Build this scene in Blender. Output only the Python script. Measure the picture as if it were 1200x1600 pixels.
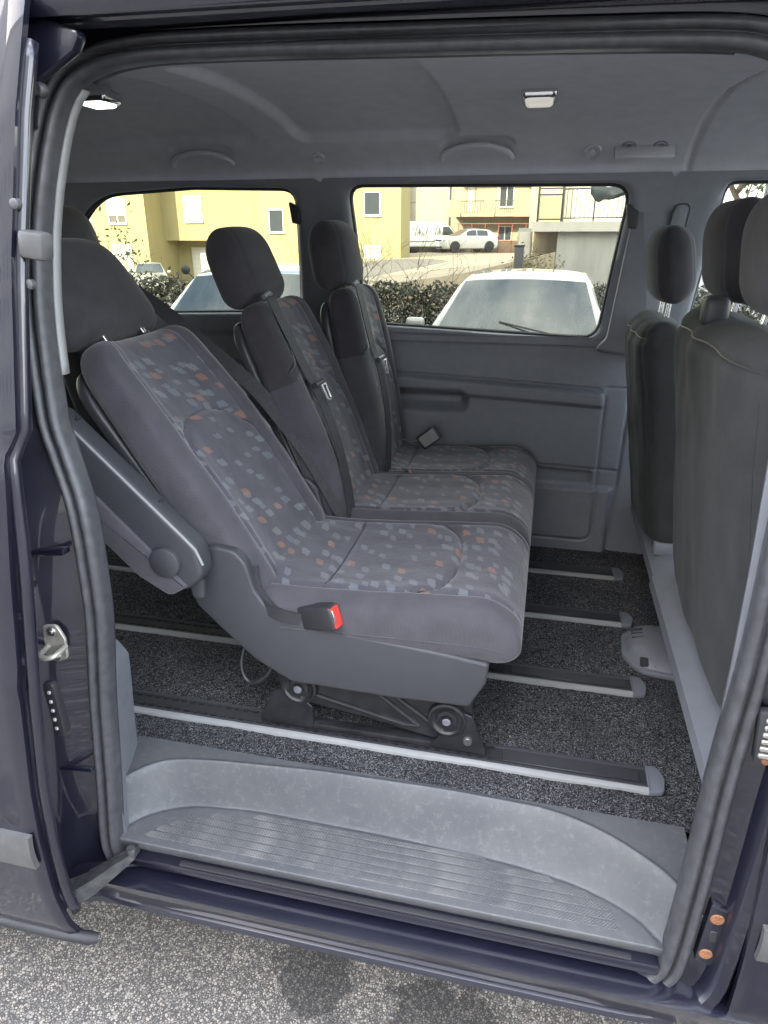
import bpy, bmesh, math, random
from mathutils import Vector, Matrix, noise as mnoise
random.seed(7)
for _o in list(bpy.data.objects):
    bpy.data.objects.remove(_o, do_unlink=True)
SC = bpy.context.scene
COL = SC.collection
PI = math.pi

# ------------------------------------------------------------------ camera
cam_d = bpy.data.cameras.new('camera')
cam = bpy.data.objects.new('camera', cam_d)
COL.objects.link(cam)
cam_d.sensor_fit = 'VERTICAL'
cam_d.sensor_height = 24.0
cam_d.sensor_width = 18.0
cam_d.lens = 16.2
cam_d.clip_start = 0.02
cam_d.clip_end = 2000
cam.location = (0, 0, 1.56)
cam.rotation_euler = (math.radians(90 - 21.71), 0, math.radians(13.08))
SC.camera = cam

# ------------------------------------------------------------------ sky and sun
SUN_EL = math.radians(27)
SUN_AZ = math.radians(205)          # compass style: 0 = +Y, clockwise; the sun stands behind the viewer, to the left
W = bpy.data.worlds.new('World')
SC.world = W
W.use_nodes = True
wn = W.node_tree.nodes
wl = W.node_tree.links
wn.clear()
w_out = wn.new('ShaderNodeOutputWorld')
w_bg = wn.new('ShaderNodeBackground')
w_bg.inputs['Strength'].default_value = 0.15
sky = wn.new('ShaderNodeTexSky')
sky.sky_type = 'NISHITA'
sky.sun_disc = False
sky.sun_elevation = SUN_EL
sky.sun_rotation = SUN_AZ
sky.dust_density = 1.6
# thin broken cloud over the whole sky
w_co = wn.new('ShaderNodeTexCoord')
w_map = wn.new('ShaderNodeMapping')
w_map.inputs['Scale'].default_value = (1.6, 1.6, 4.0)
w_no = wn.new('ShaderNodeTexNoise')
w_no.inputs['Scale'].default_value = 2.2
w_no.inputs['Detail'].default_value = 8
w_no.inputs['Roughness'].default_value = 0.6
w_ra = wn.new('ShaderNodeValToRGB')
w_ra.color_ramp.elements[0].position = 0.40
w_ra.color_ramp.elements[1].position = 0.66
w_mix = wn.new('ShaderNodeMixRGB')
w_mix.inputs['Color2'].default_value = (8.5, 8.4, 8.6, 1)
wl.new(w_co.outputs['Generated'], w_map.inputs['Vector'])
wl.new(w_map.outputs['Vector'], w_no.inputs['Vector'])
wl.new(w_no.outputs['Fac'], w_ra.inputs['Fac'])
wl.new(w_ra.outputs['Color'], w_mix.inputs['Fac'])
wl.new(sky.outputs['Color'], w_mix.inputs['Color1'])
wl.new(w_mix.outputs['Color'], w_bg.inputs['Color'])
wl.new(w_bg.outputs['Background'], w_out.inputs['Surface'])

sun_d = bpy.data.lights.new('sun', 'SUN')
sun_d.energy = 2.0
sun_d.angle = math.radians(0.5)
sun_d.color = (1.0, 0.94, 0.82)
sun = bpy.data.objects.new('sun', sun_d)
COL.objects.link(sun)
sv = Vector((math.sin(SUN_AZ) * math.cos(SUN_EL), math.cos(SUN_AZ) * math.cos(SUN_EL), math.sin(SUN_EL)))
sun.rotation_euler = (-sv).to_track_quat('-Z', 'Y').to_euler()
sun.location = sv * 60

SC.view_settings.view_transform = 'Standard'
SC.view_settings.look = 'None'
SC.view_settings.exposure = 3.2
SC.view_settings.gamma = 1.0
SC.cycles.max_bounces = 10
SC.cycles.diffuse_bounces = 6
SC.cycles.transparent_max_bounces = 16
SC.cycles.use_denoising = True
SC.cycles.sample_clamp_indirect = 6.0

# ------------------------------------------------------------------ materials
class NT:
    """short-hand for building node materials"""
    def __init__(s, name):
        s.m = bpy.data.materials.new(name)
        s.m.use_nodes = True
        s.n = s.m.node_tree.nodes
        s.l = s.m.node_tree.links
        s.b = s.n['Principled BSDF']
    def node(s, t, **kw):
        n = s.n.new(t)
        for k, v in kw.items():
            if k in n.inputs:
                n.inputs[k].default_value = v
            else:
                setattr(n, k, v)
        return n
    def link(s, a, b): s.l.new(a, b)
    def coord(s, kind='Object', scale=(1, 1, 1)):
        c = s.node('ShaderNodeTexCoord')
        mp = s.node('ShaderNodeMapping')
        mp.inputs['Scale'].default_value = scale
        s.link(c.outputs[kind], mp.inputs['Vector'])
        return mp.outputs['Vector']
    def ramp(s, fac, stops):
        r = s.node('ShaderNodeValToRGB')
        e = r.color_ramp.elements
        while len(e) < len(stops): e.new(0.5)
        for el, (p, c) in zip(e, stops):
            el.position = p
            el.color = (c[0], c[1], c[2], 1) if not isinstance(c, (int, float)) else (c, c, c, 1)
        s.link(fac, r.inputs['Fac'])
        return r.outputs['Color']
    def noise(s, vec, scale, detail=4, rough=0.55):
        n = s.node('ShaderNodeTexNoise', Scale=scale, Detail=detail, Roughness=rough)
        s.link(vec, n.inputs['Vector'])
        return n.outputs['Fac']
    def mix(s, fac, a, b, mode='MIX'):
        m = s.node('ShaderNodeMixRGB', blend_type=mode)
        for v, k in ((fac, 'Fac'), (a, 'Color1'), (b, 'Color2')):
            if hasattr(v, 'is_output'): s.link(v, m.inputs[k])
            elif isinstance(v, (int, float)): m.inputs[k].default_value = v if k == 'Fac' else (v, v, v, 1)
            else: m.inputs[k].default_value = (v[0], v[1], v[2], 1)
        return m.outputs['Color']
    def math(s, op, a, b=0.0, c=0.0):
        m = s.node('ShaderNodeMath', operation=op)
        for i, v in enumerate((a, b, c)):
            if hasattr(v, 'is_output'): s.link(v, m.inputs[i])
            else: m.inputs[i].default_value = v
        return m.outputs[0]
    def bump(s, h, strength, dist=0.002, prev=None):
        b = s.node('ShaderNodeBump', Strength=strength, Distance=dist)
        s.link(h, b.inputs['Height'])
        if prev is not None: s.link(prev, b.inputs['Normal'])
        s.link(b.outputs['Normal'], s.b.inputs['Normal'])
        return b.outputs['Normal']
    def set(s, **kw):
        for k, v in kw.items():
            i = s.b.inputs[k.replace('_', ' ')]
            if hasattr(v, 'is_output'): s.link(v, i)
            elif isinstance(v, tuple): i.default_value = (*v, 1)
            else: i.default_value = v
        return s.m

M = {}
def plain(name, col, rough=0.5, metal=0.0, nscale=40, namp=0.05, bump=0.15, bscale=300, bdist=0.0006, coat=0.0, spec=0.5):
    t = NT(name)
    v = t.coord()
    f = t.noise(v, nscale, 5)
    a = tuple(c * (1 - namp) for c in col); b = tuple(min(1, c * (1 + namp)) for c in col)
    t.set(Base_Color=t.ramp(f, [(0.3, a), (0.7, b)]), Metallic=metal, Coat_Weight=coat)
    t.b.inputs['Specular IOR Level'].default_value = spec
    r = t.ramp(t.noise(v, nscale * 0.6, 3), [(0.3, max(0.02, rough - 0.07)), (0.7, min(1, rough + 0.07))])
    t.set(Roughness=r)
    if bump: t.bump(t.noise(v, bscale, 3), bump, bdist)
    M[name] = t.m
    return t.m

# vehicle paint, rubber, plastics
def paint(name, col, flake=0.35):
    t = NT(name)
    v = t.coord()
    dust = t.ramp(t.noise(v, 9, 6, 0.65), [(0.40, 0.0), (0.8, 0.5)])
    c = t.mix(dust, col, tuple(min(1, x * 1.15 + 0.006) for x in col))
    t.set(Base_Color=c, Metallic=flake, Roughness=t.ramp(t.noise(v, 14, 5), [(0.3, 0.28), (0.8, 0.42)]), Coat_Weight=1.0, Coat_Roughness=t.ramp(t.noise(v, 5, 5, .7), [(0.40, 0.015), (0.8, 0.035)]))
    M[name] = t.m
paint('van_paint', (0.0072, 0.0075, 0.017), 0.1)
plain('rubber', (0.056, 0.057, 0.062), 0.42, nscale=60, namp=0.25, bump=0.2, bscale=500)
plain('rubber_black', (0.026, 0.026, 0.029), 0.55)
plain('plastic_dark', (0.047, 0.049, 0.055), 0.48, bump=0.35, bscale=900, bdist=0.0004)
plain('plastic_black', (0.032, 0.033, 0.037), 0.42, bump=0.3, bscale=900, bdist=0.0004)
plain('plastic_grey', (0.150, 0.158, 0.178), 0.5, bump=0.35, bscale=800, bdist=0.0004)
plain('plastic_mid', (0.185, 0.195, 0.222), 0.5, bump=0.4, bscale=700, bdist=0.0005)
plain('plastic_valance', (0.045, 0.047, 0.053), 0.5, bump=0.35, bscale=800, bdist=0.0004)
plain('plastic_pale', (0.27, 0.275, 0.27), 0.5, bump=0.2)
plain('headliner', (0.50, 0.51, 0.55), 0.92, nscale=25, namp=0.06, bump=0.5, bscale=600, bdist=0.001, spec=0.2)
plain('black_steel', (0.022, 0.023, 0.026), 0.38, metal=0.2, nscale=30, namp=0.4, bump=0.15, bscale=120)
plain('zinc', (0.42, 0.40, 0.35), 0.45, metal=0.55, nscale=80, namp=0.25)
plain('steel', (0.5, 0.5, 0.5), 0.32, metal=0.95, nscale=80, namp=0.2)
plain('chrome', (0.75, 0.75, 0.76), 0.14, metal=1.0)
plain('alu', (0.50, 0.51, 0.52), 0.5, metal=0.35, nscale=60, namp=0.3)
plain('rust', (0.24, 0.105, 0.05), 0.75, nscale=300, namp=0.5, bump=0.6, bscale=400)
plain('buckle_red', (0.62, 0.05, 0.035), 0.4, bump=0)
plain('belt_web', (0.030, 0.031, 0.036), 0.7, nscale=200, namp=0.3, bump=0.5, bscale=700)
plain('arm_cast', (0.085, 0.088, 0.09), 0.5, metal=0.5, nscale=50, namp=0.4, bump=0.4, bscale=90, bdist=0.002)
plain('moulding', (0.085, 0.086, 0.085), 0.45, nscale=30, namp=0.15)
plain('foam', (0.03, 0.03, 0.03), 0.9)

# step plastic: worn, with scuffs and dried dirt
t = NT('step_plastic')
v = t.coord()
d1 = t.ramp(t.noise(v, 4, 9, 0.72), [(0.40, 0.0), (0.75, 0.55)])
d2 = t.ramp(t.noise(v, 70, 8, 0.75), [(0.52, 0.0), (0.70, 0.6)])
vs = t.coord('Object', (5, 60, 5))
vs2 = t.node('ShaderNodeMapping'); vs2.inputs['Rotation'].default_value = (0, 0, .35); vs2.inputs['Scale'].default_value = (70, 6, 20); t.link(v, vs2.inputs['Vector'])
sc_ = t.math('MAXIMUM', t.ramp(t.noise(vs, 4, 4, 0.7), [(0.62, 0.0), (0.74, 0.32)]), t.ramp(t.noise(vs2.outputs['Vector'], 1.5, 4, 0.7), [(0.66, 0.0), (0.76, 0.30)]))
c = t.mix(d1, (0.080, 0.084, 0.092), (0.150, 0.150, 0.147))
c = t.mix(t.math('MULTIPLY', d2, 0.7), c, (0.20, 0.198, 0.19))
c = t.mix(sc_, c, (0.20, 0.205, 0.21))
t.set(Base_Color=c, Roughness=t.ramp(t.noise(v, 20, 4), [(0.3, 0.42), (0.7, 0.66)]))
t.bump(t.noise(v, 420, 3), 0.3, 0.0006)
M['step_plastic'] = t.m
# ribbed tread: little diamonds, dirt in between
t = NT('tread')
v = t.coord('Object', (1, 1, 1))
vr = t.node('ShaderNodeMapping'); vr.inputs['Rotation'].default_value = (0, 0, PI / 4); vr.inputs['Scale'].default_value = (230, 230, 230)
t.link(v, vr.inputs['Vector'])
ck = t.node('ShaderNodeTexVoronoi', Scale=1.0, Randomness=0.0); t.link(vr.outputs['Vector'], ck.inputs['Vector'])
dots = t.ramp(ck.outputs['Distance'], [(0.25, 1.0), (0.5, 0.0)])
dirt = t.ramp(t.noise(v, 11, 7, 0.65), [(0.4, 0.0), (0.66, 1.0)])
c = t.mix(dots, (0.062, 0.065, 0.071), (0.115, 0.119, 0.127))
c = t.mix(t.math('MULTIPLY', dirt, 0.85), c, (0.19, 0.189, 0.184))
t.set(Base_Color=c, Roughness=0.58)
t.bump(dots, 0.8, 0.0012)
M['tread'] = t.m

# carpet: black pile with pale flecks
t = NT('carpet')
v = t.coord()
n1 = t.noise(v, 520, 3, 0.7)
vv = t.node('ShaderNodeTexNoise', Scale=165.0, Detail=4.0, Roughness=0.8, Distortion=2.5); t.link(v, vv.inputs['Vector'])
fl = t.ramp(vv.outputs['Fac'], [(0.52, 0.0), (0.59, 1.0)])
wear = t.ramp(t.noise(v, 6, 5), [(0.3, 0.55), (0.7, 1.0)])
c = t.mix(t.math('MULTIPLY', fl, wear), (0.026, 0.027, 0.031), (0.46, 0.465, 0.475))
t.set(Base_Color=c, Roughness=0.95)
t.b.inputs['Specular IOR Level'].default_value = 0.1
t.bump(n1, 1.0, 0.006)
M['carpet'] = t.m

# seat fabrics (UV is in metres)
def fabric(name, base, pattern=False, rib=True, bright=1.0, weave_amt=1.0, sheen=0.3, soft=0.4):
    t = NT(name)
    tc = t.node('ShaderNodeTexCoord')
    sep = t.node('ShaderNodeSeparateXYZ'); t.link(tc.outputs['UV'], sep.inputs[0])
    U, V = sep.outputs[0], sep.outputs[1]
    wob = t.node('ShaderNodeTexNoise', Scale=150.0, Detail=2.0); t.link(tc.outputs['UV'], wob.inputs['Vector'])
    wsp = t.node('ShaderNodeSeparateColor'); t.link(wob.outputs['Color'], wsp.inputs[0])
    U_ = t.math('ADD', U, t.math('MULTIPLY', t.math('SUBTRACT', wsp.outputs[0], .5), .009))
    V_ = t.math('ADD', V, t.math('MULTIPLY', t.math('SUBTRACT', wsp.outputs[1], .5), .009))
    # weave
    wu = t.math('SINE', t.math('MULTIPLY', t.math('ADD', U, t.math('MULTIPLY', V, 0.35)), 2 * PI / 0.0030))
    wv = t.math('SINE', t.math('MULTIPLY', V, 2 * PI / 0.0046))
    weave = t.math('ADD', t.math('MULTIPLY', wu, 0.5), t.math('MULTIPLY', wv, 0.3))
    nz = t.noise(tc.outputs['Object'], 18, 4)
    c = t.ramp(nz, [(0.3, tuple(x * 0.86 for x in base)), (0.7, tuple(x * 1.14 for x in base))])
    if pattern:
        def cells(cu, cv, off, keep, size, slant):
            v2 = t.math('DIVIDE', V_, cv)
            row = t.math('FLOOR', v2)
            jr = t.node('ShaderNodeTexWhiteNoise', noise_dimensions='1D'); t.link(t.math('ADD', row, off), jr.inputs['W'])
            u2 = t.math('ADD', t.math('DIVIDE', U_, cu), t.math('ADD', t.math('MULTIPLY', row, 0.5), t.math('MULTIPLY', jr.outputs['Value'], 0.35)))
            u2 = t.math('ADD', u2, 50.0)
            col = t.math('FLOOR', u2)
            fu = t.math('SUBTRACT', t.math('FRACT', u2), 0.5)
            fv = t.math('SUBTRACT', t.math('FRACT', v2), 0.5)
            cb = t.node('ShaderNodeCombineXYZ'); t.link(col, cb.inputs[0]); t.link(row, cb.inputs[1]); cb.inputs[2].default_value = off
            wnz = t.node('ShaderNodeTexWhiteNoise', noise_dimensions='3D'); t.link(cb.outputs[0], wnz.inputs['Vector'])
            s2 = t.node('ShaderNodeSeparateColor'); t.link(wnz.outputs['Color'], s2.inputs[0])
            r1, r2, r3 = s2.outputs
            fu = t.math('ADD', fu, t.math('MULTIPLY', t.math('SUBTRACT', r2, 0.5), 0.25))
            fu = t.math('ADD', fu, t.math('MULTIPLY', fv, slant))
            fv = t.math('ADD', fv, t.math('MULTIPLY', t.math('SUBTRACT', r3, 0.5), 0.25))
            fv = t.math('ADD', fv, t.math('MULTIPLY', fu, 0.22))
            du = t.math('DIVIDE', t.math('ABSOLUTE', fu), t.math('ADD', size, t.math('MULTIPLY', r2, 0.05)))
            dv_ = t.math('DIVIDE', t.math('ABSOLUTE', fv), t.math('ADD', size, t.math('MULTIPLY', r3, 0.05)))
            dd = t.math('POWER', t.math('ADD', t.math('POWER', du, 5.0), t.math('POWER', dv_, 5.0)), 0.2)
            m = t.ramp(dd, [(0.80, 1.0), (1.0, 0.0)])
            m = t.math('MULTIPLY', m, t.math('LESS_THAN', wnz.outputs['Value'], keep))
            return m, r1
        st = t.math('ADD', t.math('MULTIPLY', t.math('SINE', t.math('MULTIPLY', t.math('SUBTRACT', V, t.math('MULTIPLY', U, 0.6)), 2 * PI / 0.0027)), 0.25), 0.75)
        for (cu, cv, off, keep, size, sl, pal, amt) in (
                (0.050, 0.0345, 7.0, 0.34, 0.20, 0.30, [(0.0, (0.17, 0.17, 0.19)), (0.5, (0.15, 0.165, 0.19)), (0.8, (0.17, 0.15, 0.15)), (0.95, (0.19, 0.20, 0.20))], 0.8),
                (0.045, 0.0365, 3.0, 0.60, 0.26, 0.35, [(0.0, (0.23, 0.265, 0.28)), (0.22, (0.19, 0.22, 0.25)), (0.35, (0.38, 0.175, 0.10)), (0.48, (0.25, 0.265, 0.26))], 0.54)):
            m, r1 = cells(cu, cv, off, keep, size, sl)
            rp = t.node('ShaderNodeValToRGB'); rp.color_ramp.interpolation = 'CONSTANT'
            e = rp.color_ramp.elements
            while len(e) < len(pal): e.new(0.5)
            for el, (p, cc) in zip(e, pal): el.position = p; el.color = (*[x * bright for x in cc], 1)
            t.link(r1, rp.inputs['Fac'])
            c = t.mix(t.math('MULTIPLY', t.math('MULTIPLY', m, st), amt), c, rp.outputs['Color'])
    wcol = t.math('ADD', t.math('MULTIPLY', weave, 0.10 * weave_amt), 1.0)
    wc = t.node('ShaderNodeVectorMath', operation='SCALE'); t.link(c, wc.inputs[0]); t.link(wcol, wc.inputs['Scale'])
    t.set(Base_Color=wc.outputs[0], Roughness=0.9, Sheen_Weight=sheen, Sheen_Roughness=0.45)
    t.b.inputs['Specular IOR Level'].default_value = 0.18
    if rib:
        n = t.bump(weave, 0.3 * weave_amt, 0.0006)
        n = t.bump(t.noise(tc.outputs['Object'], 7, 4), soft, 0.02, n)
        t.bump(t.noise(tc.outputs['Object'], 240, 2), 0.25, 0.002, n)
    M[name] = t.m
fabric('fabric_plain', (0.070, 0.068, 0.078), weave_amt=.55)
fabric('fabric_pattern', (0.078, 0.077, 0.091), True)
fabric('fabric_dark', (0.048, 0.046, 0.052), weave_amt=.4, sheen=.15, soft=.2)
fabric('fabric_front', (0.040, 0.041, 0.042), weave_amt=.3, sheen=.06, soft=.08)

# asphalt: pale stones in dark binder
t = NT('asphalt')
v = t.coord()
vo = t.node('ShaderNodeTexVoronoi', Scale=175.0, Randomness=1.0); t.link(v, vo.inputs['Vector'])
vo2 = t.node('ShaderNodeTexVoronoi', Scale=175.0, feature='DISTANCE_TO_EDGE'); t.link(v, vo2.inputs['Vector'])
sc3 = t.node('ShaderNodeSeparateColor'); t.link(vo.outputs['Color'], sc3.inputs[0])
rad = t.math('ADD', t.math('MULTIPLY', sc3.outputs[1], 0.26), 0.02)
e1 = t.math('SUBTRACT', vo2.outputs['Distance'], rad)
stone = t.ramp(e1, [(0.0, 0.0), (0.05, 1.0)])
vb = t.node('ShaderNodeTexVoronoi', Scale=290.0, Randomness=1.0); t.link(v, vb.inputs['Vector'])
sb = t.node('ShaderNodeSeparateColor'); t.link(vb.outputs['Color'], sb.inputs[0])
small = t.math('MULTIPLY', t.math('LESS_THAN', vb.outputs['Distance'], t.math('MULTIPLY', sb.outputs[1], 0.55)), t.math('GREATER_THAN', sb.outputs[0], 0.35))
scol = t.ramp(sc3.outputs[0], [(0.0, (0.17, 0.155, 0.135)), (0.35, (0.32, 0.295, 0.258)), (0.8, (0.48, 0.445, 0.39)), (1.0, (0.48, 0.41, 0.335))])
scol2 = t.ramp(sb.outputs[2], [(0.0, (0.14, 0.137, 0.13)), (1.0, (0.34, 0.33, 0.305))])
c = t.mix(small, (0.098, 0.092, 0.084), scol2)
c = t.mix(stone, c, scol)
fine = t.noise(v, 600, 3, 0.7)
c = t.mix(0.35, c, t.ramp(fine, [(0.3, 0.05), (0.7, 0.42)]), 'SOFT_LIGHT')
geo = t.node('ShaderNodeNewGeometry')
wn_ = t.noise(geo.outputs['Position'], 9, 6, 0.65)
wet = None
for (wx_, wy_, wr_) in ((-.40, .995, .10), (-.08, .955, .15), (.16, .93, .10), (.55, .45, .25), (-1.5, .3, .2)):
    dn = t.node('ShaderNodeVectorMath', operation='DISTANCE'); t.link(geo.outputs['Position'], dn.inputs[0]); dn.inputs[1].default_value = (wx_, wy_, 0)
    q_ = t.math('ADD', t.math('DIVIDE', dn.outputs['Value'], wr_), t.math('MULTIPLY', t.math('SUBTRACT', wn_, .5), 2.6))
    k_ = t.ramp(q_, [(0.80, 0.95), (0.98, 0.0)])
    wet = k_ if wet is None else t.math('MAXIMUM', wet, k_)
c = t.mix(wet, c, t.mix(0.68, c, (0.02, 0.02, 0.02)))
t.set(Base_Color=c, Roughness=t.ramp(t.noise(v, 3, 3), [(0.4, 0.7), (0.62, 0.85)]))
t.bump(stone, 0.7, 0.003)
M['asphalt'] = t.m

# glass
def glass(name, tint, rough=0.0, refl=1.0):
    t = NT(name)
    t.n.remove(t.b)
    out = t.n['Material Output']
    tr = t.node('ShaderNodeBsdfTransparent'); tr.inputs['Color'].default_value = (*tint, 1)
    gl = t.node('ShaderNodeBsdfGlossy'); gl.inputs['Roughness'].default_value = 0.02
    fr = t.node('ShaderNodeFresnel', IOR=1.45)
    mx = t.node('ShaderNodeMixShader')
    t.link(t.math('MULTIPLY', fr.outputs[0], refl), mx.inputs[0])
    t.link(tr.outputs[0], mx.inputs[1]); t.link(gl.outputs[0], mx.inputs[2])
    t.link(mx.outputs[0], out.inputs['Surface'])
    M[name] = t.m
glass('glass_tint', (0.48, 0.49, 0.40))
glass('glass_clear', (0.86, 0.9, 0.86))
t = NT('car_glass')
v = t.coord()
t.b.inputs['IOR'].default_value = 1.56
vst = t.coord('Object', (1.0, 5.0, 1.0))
t.set(Base_Color=t.ramp(t.noise(vst, 2.2, 7, .65), [(0.35, (0.022, 0.028, 0.030)), (0.75, (0.06, 0.067, 0.066))]), Roughness=t.ramp(t.noise(v, 4, 5), [(0.3, 0.04), (0.8, 0.2)]))  # streaks in the base colour stand for dust and cloud reflections
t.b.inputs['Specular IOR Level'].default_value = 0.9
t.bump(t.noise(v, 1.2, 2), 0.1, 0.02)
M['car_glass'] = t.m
t = NT('lamp_lens')
t.set(Base_Color=(0.5, 0.5, 0.5), Roughness=0.2, Emission_Color=(1.0, 0.93, 0.82), Emission_Strength=0.05)
M['lamp_lens'] = t.m
t = NT('lamp_glow')
t.set(Base_Color=(0.9, 0.9, 0.9), Roughness=0.2, Emission_Color=(1.0, 0.94, 0.85), Emission_Strength=0.9)
M['lamp_glow'] = t.m

# background surfaces
def plaster(name, col, streak=0.15):
    t = NT(name)
    v = t.coord()
    vs = t.coord('Object', (2.0, 2.0, 0.25))
    a = t.ramp(t.noise(vs, 1.6, 6, 0.6), [(0.3, tuple(x * (1 - streak) for x in col)), (0.75, col)])
    c = t.mix(0.25, a, t.ramp(t.noise(v, 30, 4), [(0.3, 0.35), (0.7, 0.65)]), 'SOFT_LIGHT')
    t.set(Base_Color=c, Roughness=0.9)
    t.bump(t.noise(v, 60, 4), 0.3, 0.01)
    M[name] = t.m
plaster('plaster_yellow', (0.37, 0.325, 0.165))
plaster('plaster_cream', (0.40, 0.355, 0.25))
plaster('plaster_pale', (0.30, 0.30, 0.25))
plaster('plaster_white', (0.50, 0.48, 0.43))
plaster('plaster_orange', (0.40, 0.29, 0.19))
plaster('concrete', (0.36, 0.36, 0.34), 0.3)
plaster('concrete_warm', (0.38, 0.32, 0.23), 0.35)
plaster('white_frame', (0.66, 0.66, 0.62), 0.05)
plain('house_glass', (0.05, 0.06, 0.07), 0.12, bump=0)
plain('shutter', (0.42, 0.41, 0.34), 0.6)
plain('railing_metal', (0.035, 0.036, 0.035), 0.5)
plain('red_pipe', (0.30, 0.07, 0.05), 0.5)
plain('tarp', (0.03, 0.04, 0.045), 0.55, nscale=3, namp=0.7)
plain('slat_beige', (0.52, 0.42, 0.24), 0.6)
plain('tile_roof', (0.30, 0.13, 0.07), 0.85, nscale=8, namp=0.4)
plain('bark', (0.11, 0.085, 0.06), 0.9, nscale=30, namp=0.4)
plain('tyre', (0.02, 0.02, 0.021), 0.8)
plain('rim', (0.30, 0.30, 0.31), 0.35, metal=0.8)
plain('rim_dark', (0.05, 0.05, 0.05), 0.35, metal=0.6)
plain('plate', (0.75, 0.75, 0.72), 0.5)
plain('lamp_clear', (0.55, 0.57, 0.6), 0.15, bump=0)
plain('lamp_red', (0.35, 0.02, 0.02), 0.2, bump=0)
paint('paint_white', (0.27, 0.275, 0.265), 0.0)
paint('paint_white_bright', (0.62, 0.62, 0.60), 0.0)
paint('paint_blue_grey', (0.09, 0.13, 0.16), 0.3)
paint('paint_silver', (0.42, 0.42, 0.40), 0.3)
paint('paint_blue', (0.08, 0.16, 0.36), 0.2)
paint('paint_van_grey', (0.42, 0.44, 0.44), 0.0)
def leaf(name, c1, c2):
    t = NT(name)
    oi = t.node('ShaderNodeTexCoord')
    f = t.noise(oi.outputs['Object'], 9, 3)
    t.set(Base_Color=t.ramp(f, [(0.3, c1), (0.7, c2)]), Roughness=0.6)
    M[name] = t.m
leaf('leaf_dark', (0.022, 0.025, 0.016), (0.056, 0.056, 0.032))
leaf('leaf_dry', (0.10, 0.085, 0.04), (0.19, 0.165, 0.08))
leaf('leaf_green', (0.05, 0.075, 0.03), (0.11, 0.14, 0.06))

# ------------------------------------------------------------------ mesh helpers
WL = {}                                     # world position of every object built unrotated
def root(name, loc, label, cat, group=None):
    o = bpy.data.objects.new(name, None)
    o.empty_display_size = 0.2
    o.location = loc
    COL.objects.link(o)
    WL[o.name] = Vector(loc)
    tag(o, label, cat, group)
    return o
def tag(o, label=None, cat=None, group=None, kind=None):
    if label: o['label'] = label
    if cat: o['category'] = cat
    if group: o['group'] = group
    if kind: o['kind'] = kind
    return o
def ob(name, vf, mat, parent=None, smooth=40, uv=None, mats=None, midx=None, label=None, kind=None):
    verts, faces = vf[0], vf[1]
    verts = [Vector(v) for v in verts]
    lo = Vector((min(v.x for v in verts), min(v.y for v in verts), min(v.z for v in verts)))
    hi = Vector((max(v.x for v in verts), max(v.y for v in verts), max(v.z for v in verts)))
    c = Vector(((lo.x + hi.x) / 2, (lo.y + hi.y) / 2, lo.z))
    me = bpy.data.meshes.new(name)
    me.from_pydata([v - c for v in verts], [], faces)
    if mats:
        for m_ in mats: me.materials.append(M[m_])
        me.polygons.foreach_set('material_index', midx)
    else:
        me.materials.append(M[mat])
    if uv is not None:
        ul = me.uv_layers.new(name='UVMap')
        flat = [0.0] * (2 * len(me.loops))
        vi = [0] * len(me.loops)
        me.loops.foreach_get('vertex_index', vi)
        for k, i in enumerate(vi):
            flat[2 * k] = uv[i][0]; flat[2 * k + 1] = uv[i][1]
        ul.data.foreach_set('uv', flat)
    me.update()
    if smooth:
        me.polygons.foreach_set('use_smooth', [True] * len(me.polygons))
        if smooth < 180: me.set_sharp_from_angle(angle=math.radians(smooth))
    o = bpy.data.objects.new(name, me)
    COL.objects.link(o)
    WL[o.name] = c
    if parent is not None:
        o.parent = parent
        o.location = c - WL[parent.name]
    else:
        o.location = c
    if label: o['label'] = label
    if kind: o['kind'] = kind
    return o
def from_bm(bm):
    bm.verts.index_update()
    r = ([v.co.copy() for v in bm.verts], [[v.index for v in f.verts] for f in bm.faces])
    bm.free()
    return r
def join(*parts):
    V, F = [], []
    for v, f in parts:
        k = len(V); V += list(v); F += [[i + k for i in q] for q in f]
    return V, F
def box(c, s, r=0.0, seg=2, rot=None):
    bm = bmesh.new()
    bmesh.ops.create_cube(bm, size=1)
    for v in bm.verts: v.co = Vector((v.co.x * s[0], v.co.y * s[1], v.co.z * s[2]))
    if r > 0: bmesh.ops.bevel(bm, geom=bm.edges[:], offset=r, segments=seg, affect='EDGES', profile=0.5)
    mt = Matrix.Translation(Vector(c)) @ (rot if rot else Matrix())
    bmesh.ops.transform(bm, matrix=mt, verts=bm.verts)
    return from_bm(bm)
def bb(x0, x1, y0, y1, z0, z1, r=0.0, seg=2):
    return box(((x0 + x1) / 2, (y0 + y1) / 2, (z0 + z1) / 2), (abs(x1 - x0), abs(y1 - y0), abs(z1 - z0)), r, seg)
def prism(pts, a0, a1, axis='y', bev=0.0, seg=2):
    """outline extruded along an axis; axis y: pts are (x,z); axis x: (y,z); axis z: (x,y)"""
    def P(p, a):
        return (p[0], a, p[1]) if axis == 'y' else ((a, p[0], p[1]) if axis == 'x' else (p[0], p[1], a))
    bm = bmesh.new()
    lo = [bm.verts.new(P(p, a0)) for p in pts]
    hi = [bm.verts.new(P(p, a1)) for p in pts]
    n = len(pts)
    f0 = bm.faces.new(lo); f1 = bm.faces.new(hi[::-1])
    for i in range(n): bm.faces.new((lo[i], hi[i], hi[(i + 1) % n], lo[(i + 1) % n]))
    bmesh.ops.recalc_face_normals(bm, faces=bm.faces)
    if bev > 0:
        es = [e for e in bm.edges if (f0 in e.link_faces or f1 in e.link_faces)]
        bmesh.ops.bevel(bm, geom=es, offset=bev, segments=seg, affect='EDGES', profile=0.5)
    bmesh.ops.triangulate(bm, faces=[f for f in bm.faces if len(f.verts) > 4])
    return from_bm(bm)
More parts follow.
